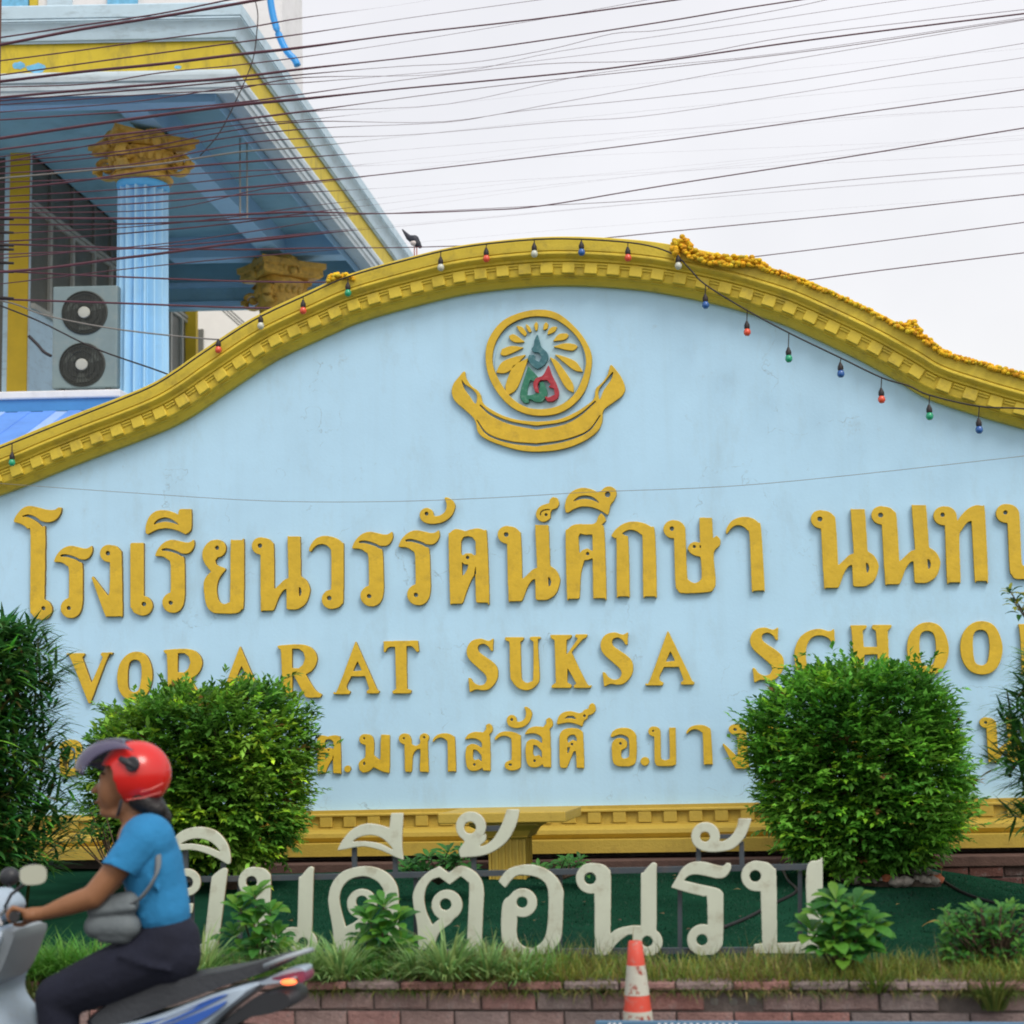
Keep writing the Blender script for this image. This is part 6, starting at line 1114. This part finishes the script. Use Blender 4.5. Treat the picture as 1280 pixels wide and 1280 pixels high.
for s_ in (-1, 1):
    m1 = MB(); m1.tube([G(17, 1145, s_ * .17), G(18, 1146, s_ * .365)], .018, 12); m1.obj('grip', M['rubber'], scoot, smooth=40)
    m1 = MB(); m1.tube([G(6, 1138, s_ * .12), G(-2, 1146, s_ * .18), G(2, 1156, s_ * .29)], [.007, .006, .006], 6); m1.obj('brake_lever', M['chrome'], scoot, smooth=True)
    ctr = G(43, 1093, -.2) if s_ < 0 else G(14, 1096, .22)
    m1 = MB(); m1.tube([G(6, 1134, s_ * .10), G(14, 1118, s_ * .15), ctr + Vector((-.015, .01 * s_, -.02))], .006, 6); m1.obj('mirror_stem', M['sc_black'], scoot, smooth=True)
    hb = blob('mirror', balls=[(ctr + Vector((-.012, .012, 0)), (.040, .034, .036))], mats=M['sc_black'], parent=scoot, vox=.006, smooth=2)
    if s_ < 0:
        nn = Vector((.62, -.76, .12)).normalized(); uu = Vector((0, 0, 1)).cross(nn).normalized(); vv = nn.cross(uu); m1 = MB(); cc_ = ctr + Vector((.006, -.022, 0)); out = [cc_ + nn * (.006) + uu * (.046 * math.copysign(abs(math.cos(a)) ** .7, math.cos(a))) + vv * (.034 * math.copysign(abs(math.sin(a)) ** .7, math.sin(a))) for a in np.linspace(0, 6.2832, 29)[:-1]]
        b2 = [p - nn * .012 for p in out]; m1.add(out + b2, [tuple(range(28)), tuple(range(55, 27, -1))] + [(i, (i + 1) % 28, 28 + (i + 1) % 28, 28 + i) for i in range(28)]); m1.obj('mirror_glass', mat('mirror_sky_tint', (.36, .38, .30), .25, .03, 3, spec=.6), hb, smooth=30)  # pale colour stands in for the sky reflected in the glass

# person
SK = mat('tan_skin', (.27, .125, .06), .5, .08, 12, spec=.3)
caps = [(G(166, 1010), G(178, 1046), .052, .062)]
for s_, dx in ((-1, 0), (1, 4)):
    sh = G(172 + dx, 1056, s_ * .165); el = G(116 + dx, 1121, s_ * .215); wr = G(57 + dx, 1141, s_ * .225); pm = G(38, 1144, s_ * .23)
    caps += [(sh, el, .050, .041), (el, (el + wr) / 2, .041, .036), ((el + wr) / 2, wr, .036, .024), (wr, pm, .023, .027), (pm + Vector((0, -.024, 0)), pm + Vector((0, .024, 0)), .018, .018)]
    for k in range(4):
        y = s_ * .23 + (k - 1.5) * .0205; r_ = .0088 - .0008 * abs(k - 1.3); ln = 1 - .08 * abs(k - 1.3)
        a0, a1, a2, a3 = G(33, 1140, y), G(18 - 2 * ln, 1134.5, y), G(10 - 1 * ln, 1143, y), G(13, 1153, y); caps += [(a0, a1, r_ + .002, r_ + .001), (a1, a2, r_ + .001, r_), (a2, a3, r_, r_ - .001)]
    caps += [(G(40, 1149, s_ * .20), G(27, 1156, s_ * .19), .012, .010), (G(27, 1156, s_ * .19), G(18, 1156, s_ * .185), .010, .008)]
for s_ in (-1, 1): caps += [(G(80, 1330, s_ * .11), G(96, 1372, s_ * .11), .045, .036), (G(96, 1372, s_ * .11), G(80, 1380, s_ * .11), .038, .034)]
caps += [(G(178, 1050), G(205, 1180), .09, .10), (G(205, 1185), G(80, 1245, -.1), .06, .05), (G(205, 1185), G(80, 1245, .1), .06, .05), (G(80, 1245, -.11), G(80, 1330, -.11), .05, .045), (G(80, 1245, .11), G(80, 1330, .11), .05, .045), (G(178, 1052, -.16), G(178, 1052, .16), .05, .05)]
caps += [(G(128, 976), G(117.5, 989), .008, .013), (G(124, 1001, -.018), G(124, 1001, .018), .009, .009), (G(126, 1006, -.014), G(126, 1006, .014), .009, .009), (G(131, 1015), G(150, 1018, -.03), .020, .018), (G(131, 1015), G(150, 1018, .03), .020, .018), (G(128, 970, -.035), G(128, 970, .035), .010, .010)]
balls = [(G(163, 970), (.100, .074, .105)), (G(143, 987), (.060, .060, .082)), (G(133, 1014), (.024, .026, .020)), (G(141, 994, -.035), (.028, .022, .03)), (G(141, 994, .035), (.028, .022, .03)), (G(168, 985, -.074), (.016, .012, .028)), (G(168, 985, .074), (.016, .012, .028))]
per = blob('person', caps=caps, balls=balls, mats=SK, vox=.0062, smooth=5)
tag(per, 'scooter rider in a red helmet, bright blue T-shirt and navy trousers', 'person')
m1 = MB()
for s_ in (-1, 1): m1.ball(G(130.5, 977, s_ * .030), .0125, 10)
m1.obj('eye', mat('eye_white', (.5, .48, .45), .3), per, smooth=True)
m1 = MB()
for s_ in (-1, 1): m1.ball(G(127.4, 977, s_ * .031), .0065, 8)
m1.obj('iris', mat('eye_dark', (.02, .012, .01), .2), per, smooth=True)
m1 = MB()
for s_ in (-1, 1): m1.tube([G(126, 968, s_ * .018), G(126.5, 966, s_ * .034), G(131, 968, s_ * .048)], [.003, .004, .002], 5)
m1.obj('eyebrow', mat('hair_black', (.012, .009, .008), .5, .2, 40), per)
m1 = MB(); m1.tube([G(121, 1003, -.02), G(120, 1003), G(121, 1003, .02)], [.002, .0045, .002], 6); m1.obj('lips', mat('lip', (.30, .09, .07), .4), per, smooth=True)
blob('hair', caps=[(G(172, 1000, -.05), G(196, 1012, -.03), .035, .035), (G(172, 1000, .05), G(196, 1012, .03), .035, .035), (G(192, 1008), G(203, 1022), .045, .035), (G(203, 1022), G(207, 1034), .033, .015), (G(172, 992, -.06), G(176, 1008, -.055), .03, .02)], mats=mat('hair_black_mass', (.012, .010, .010), .45, .4, 60, .5, 90), parent=per, vox=.007, smooth=3)
SH = mat('bright_blue_cotton', (.022, .20, .42), .9, .12, 7, 1.0, 14)
caps = [(G(184, 1052, -.12), G(184, 1052, .12), .098, .098), (G(184, 1052, -.09), G(188, 1078, -.09), .10, .112), (G(184, 1052, .09), G(188, 1078, .09), .10, .112), (G(188, 1078, -.09), G(197, 1110, -.075), .112, .104), (G(188, 1078, .09), G(197, 1110, .075), .112, .104), (G(197, 1110, -.075), G(204, 1140, -.08), .104, .096), (G(197, 1110, .075), G(204, 1140, .08), .104, .096), (G(190, 1078), G(203, 1135), .11, .095), (G(206, 1145, -.08), G(206, 1145, .08), .088, .088), (G(178, 1040), G(184, 1060), .075, .09), (G(205, 1140), G(232, 1146), .07, .02)]
for s_, dx in ((-1, 0), (1, 4)): caps += [(G(182 + dx, 1052, s_ * .13), G(174 + dx, 1058, s_ * .155), .078, .072)]
r_ = random.Random(4)
for k in range(9): y = r_.uniform(-.15, .1); caps += [(G(185 + r_.uniform(-8, 8), 1128 + k * 3, -.165 + .01 * (k % 3)), G(222, 1136 + k * 2, -.12), .010, .006)]
for k in range(5): caps += [(G(162 + 5 * k, 1064 + 4 * k, -.215 + .01 * k), G(176 + 6 * k, 1092 + 6 * k, -.185), .012, .005)]
shirt = blob('shirt', caps=caps, mats=SH, parent=per, vox=.0065, smooth=12)
for s_, dx in ((-1, 0), (1, 4)):
    a_, b_ = G(180 + dx, 1052, s_ * .15), G(146 + dx, 1091, s_ * .205)
    sl_ = blob('sleeve', caps=[(a_, a_ + (b_ - a_) * .55, .079, .071), (a_ + (b_ - a_) * .5, b_, .072, .064)] + [(a_ + (b_ - a_) * t + Vector((.0, -s_ * -.066 * 0, 0)), a_ + (b_ - a_) * t + Vector((-.02, s_ * .070, .01)), .02, .008) for t in (.45, .7)], mats=SH, parent=per, vox=.0065, smooth=6)
    e_ = G(149 + dx, 1088, s_ * .2) - ORG[per.name]; n_ = ((b_ - a_).normalized() + Vector((.15, 0, -.35))).normalized()
    bm = bmesh.new(); bm.from_mesh(sl_.data); bmesh.ops.bisect_plane(bm, geom=bm.verts[:] + bm.edges[:] + bm.faces[:], plane_co=e_, plane_no=n_, clear_outer=True); bm.to_mesh(sl_.data); bm.free()
    md = sl_.modifiers.new('s', 'SOLIDIFY'); md.thickness = .004; md.offset = -1
m1 = MB(); m1.lathe((0, 0, 0), [(.062, -.008), (.068, 0), (.062, .008)], 24); o = m1.obj('collar', mat('navy_trim', (.02, .05, .12), .8), per); o.location = G(171, 1030) - ORG[per.name]; o.rotation_euler = (0, R(-28), 0)
PT = mat('navy_cotton', (.009, .011, .024), .9, .25, 8, 1.0, 13)
caps = [(G(210, 1178, -.07), G(210, 1178, .07), .115, .115), (G(214, 1195, -.08), G(214, 1195, .08), .105, .105), (G(204, 1155, -.06), G(204, 1155, .06), .09, .09)]
for s_ in (-1, 1): caps += [(G(205, 1190, s_ * .085), G(130, 1222, s_ * .115), .112, .096), (G(130, 1222, s_ * .115), G(72, 1246, s_ * .12), .096, .078), (G(72, 1246, s_ * .12), G(74, 1290, s_ * .12), .078, .070), (G(74, 1290, s_ * .12), G(86, 1345, s_ * .115), .070, .058)]
for k in range(5): caps += [(G(150 + 9 * k, 1196 + 3 * k, -.20), G(188 + 6 * k, 1190 + 6 * k, -.185), .010, .006)]
blob('trousers', caps=caps, mats=PT, parent=per, vox=.009, smooth=6)
for s_ in (-1, 1): blob('shoe', caps=[(G(100, 1377, s_ * .11), G(70, 1382, s_ * .12), .04, .034), (G(70, 1382, s_ * .12), G(52, 1384, s_ * .125), .034, .026)], mats=mat('dark_shoe', (.03, .03, .035), .5), parent=per, vox=.008)
# helmet: sphere-like shell cut open at the face
def helmet():
    c = G(169, 968); rx_, ry_, rz_ = .125, .116, .121; NU, NV = 72, 48; vs = []; fs = []
    for j in range(NV + 1):
        th = math.pi * j / NV
        for i in range(NU):
            ph = 2 * math.pi * i / NU; x, y, z = math.sin(th) * math.cos(ph), math.sin(th) * math.sin(ph), math.cos(th)
            vs.append((c.x + x * rx_ * (1.04 if x > 0 else 1), c.y + y * ry_, c.z + z * rz_))
    def keep(i, j):
        th = math.pi * (j + .5) / NV; ph = 2 * math.pi * (i + .5) / NU; x, y, z = math.sin(th) * math.cos(ph), math.sin(th) * math.sin(ph), math.cos(th)
        if z < -.84 + .12 * (x > .3): return False
        if x < -.26 - .30 * (z + .3) and z < .28: return False
        return True
    for j in range(NV):
        for i in range(NU):
            if keep(i, j): fs.append((j * NU + i, j * NU + (i + 1) % NU, (j + 1) * NU + (i + 1) % NU, (j + 1) * NU + i))
    m1 = MB(); m1.add(vs, fs); h = m1.obj('helmet', mat('glossy_red_helmet', (.62, .018, .014), .22, .04, 4, spec=.6), per, smooth=True)
    bm = bmesh.new(); bm.from_mesh(h.data); bmesh.ops.delete(bm, geom=[v for v in bm.verts if not v.link_faces], context='VERTS'); bmesh.ops.remove_doubles(bm, verts=bm.verts, dist=.0004); bmesh.ops.recalc_face_normals(bm, faces=bm.faces)
    for _ in range(4): bmesh.ops.smooth_vert(bm, verts=[v for v in bm.verts if v.is_boundary], factor=.5, use_axis_x=True, use_axis_y=True, use_axis_z=True)
    bm.to_mesh(h.data); bm.free(); h.data.polygons.foreach_set('use_smooth', [True] * len(h.data.polygons))
    md = h.modifiers.new('s', 'SOLIDIFY'); md.thickness = .018; md.offset = -1; md = h.modifiers.new('b', 'BEVEL'); md.width = .003; md.segments = 2; md.limit_method = 'ANGLE'
    # visor, flipped up like a peak
    m1 = MB(); prof_ = crm([(98, 956), (103, 945), (113, 934), (128, 926), (146, 923), (160, 926)], 4); vs = []; nn = 17
    for (px, py) in prof_:
        for k in range(nn):
            t = -1 + 2 * k / (nn - 1); p = G(px, py); back = (1 - math.cos(t * 1.25)) * .105; vs.append((p.x + back, YR + math.sin(t * 1.25) * .122, p.z - (1 - math.cos(t * 1.25)) * .055))
    m1.add(vs, [(a * nn + k, a * nn + k + 1, (a + 1) * nn + k + 1, (a + 1) * nn + k) for a in range(len(prof_) - 1) for k in range(nn - 1)])
    mv = bpy.data.materials.new('smoked_visor'); mv.use_nodes = True; b_ = mv.node_tree.nodes['Principled BSDF']; b_.inputs['Base Color'].default_value = (.10, .09, .16, 1); b_.inputs['Roughness'].default_value = .12; b_.inputs['Alpha'].default_value = .66
    v_ = m1.obj('visor', mv, h, smooth=True, fix=False); md = v_.modifiers.new('s', 'SOLIDIFY'); md.thickness = .003
    for s_ in (-1, 1):
        m1 = MB(); c2 = G(166, 955, s_ * .118); m1.lathe(c2, [(.001, -s_ * .004), (.024, 0), (.028, s_ * .004), (.022, s_ * .010), (.001, s_ * .011)], 20, 'y'); m1.obj('visor_hinge', M['sc_black'], h, smooth=40)
        m1 = MB(); m1.tube([G(150, 948, s_ * .112), G(158, 952, s_ * .119), G(170, 960, s_ * .121)], [.010, .014, .010], 8); m1.obj('visor_arm', M['sc_black'], h, smooth=True)
        m1 = MB(); m1.tube([G(152, 1000, s_ * .088), G(148, 1016, s_ * .06), G(145, 1022, s_ * .02)], .006, 6); m1.obj('chin_strap', M['sc_black'], h, smooth=True)
    m1 = MB(); m1.tube([G(176, 990, -.112), G(190, 986, -.108), G(204, 979, -.085)], [.002, .003, .002], 5); m1.tube([G(158, 1000, -.088), G(180, 997, -.09), G(202, 990, -.07)], [.002, .003, .002], 5); m1.obj('helmet_ridge', mat('pale_red_line', (.7, .16, .13), .3), h)
helmet()
bag = blob('shoulder_bag', caps=[(G(122, 1136, -.16), G(162, 1128, -.16), .038, .040), (G(120, 1158, -.165), G(160, 1158, -.165), .042, .046), (G(130, 1168, -.165), G(156, 1168, -.165), .030, .034), (G(118, 1140, -.19), G(166, 1134, -.19), .016, .016)], mats=mat('grey_nylon', (.13, .155, .165), .7, .15, 8, .4, 40), vox=.006, smooth=4)
tag(bag, 'grey nylon shoulder bag resting on the rider lap', 'bag')
m1 = MB(); m1.tube(crm([G(166, 1036, -.02), G(182, 1036, -.09), G(196, 1058, -.155), (G(196, 1090, -.20)), G(180, 1118, -.205), G(164, 1130, -.19)], 5), .006, 8, flat=1.8); m1.obj('strap', mat('grey_webbing', (.16, .18, .19), .8, .1, 9), bag, smooth=True)
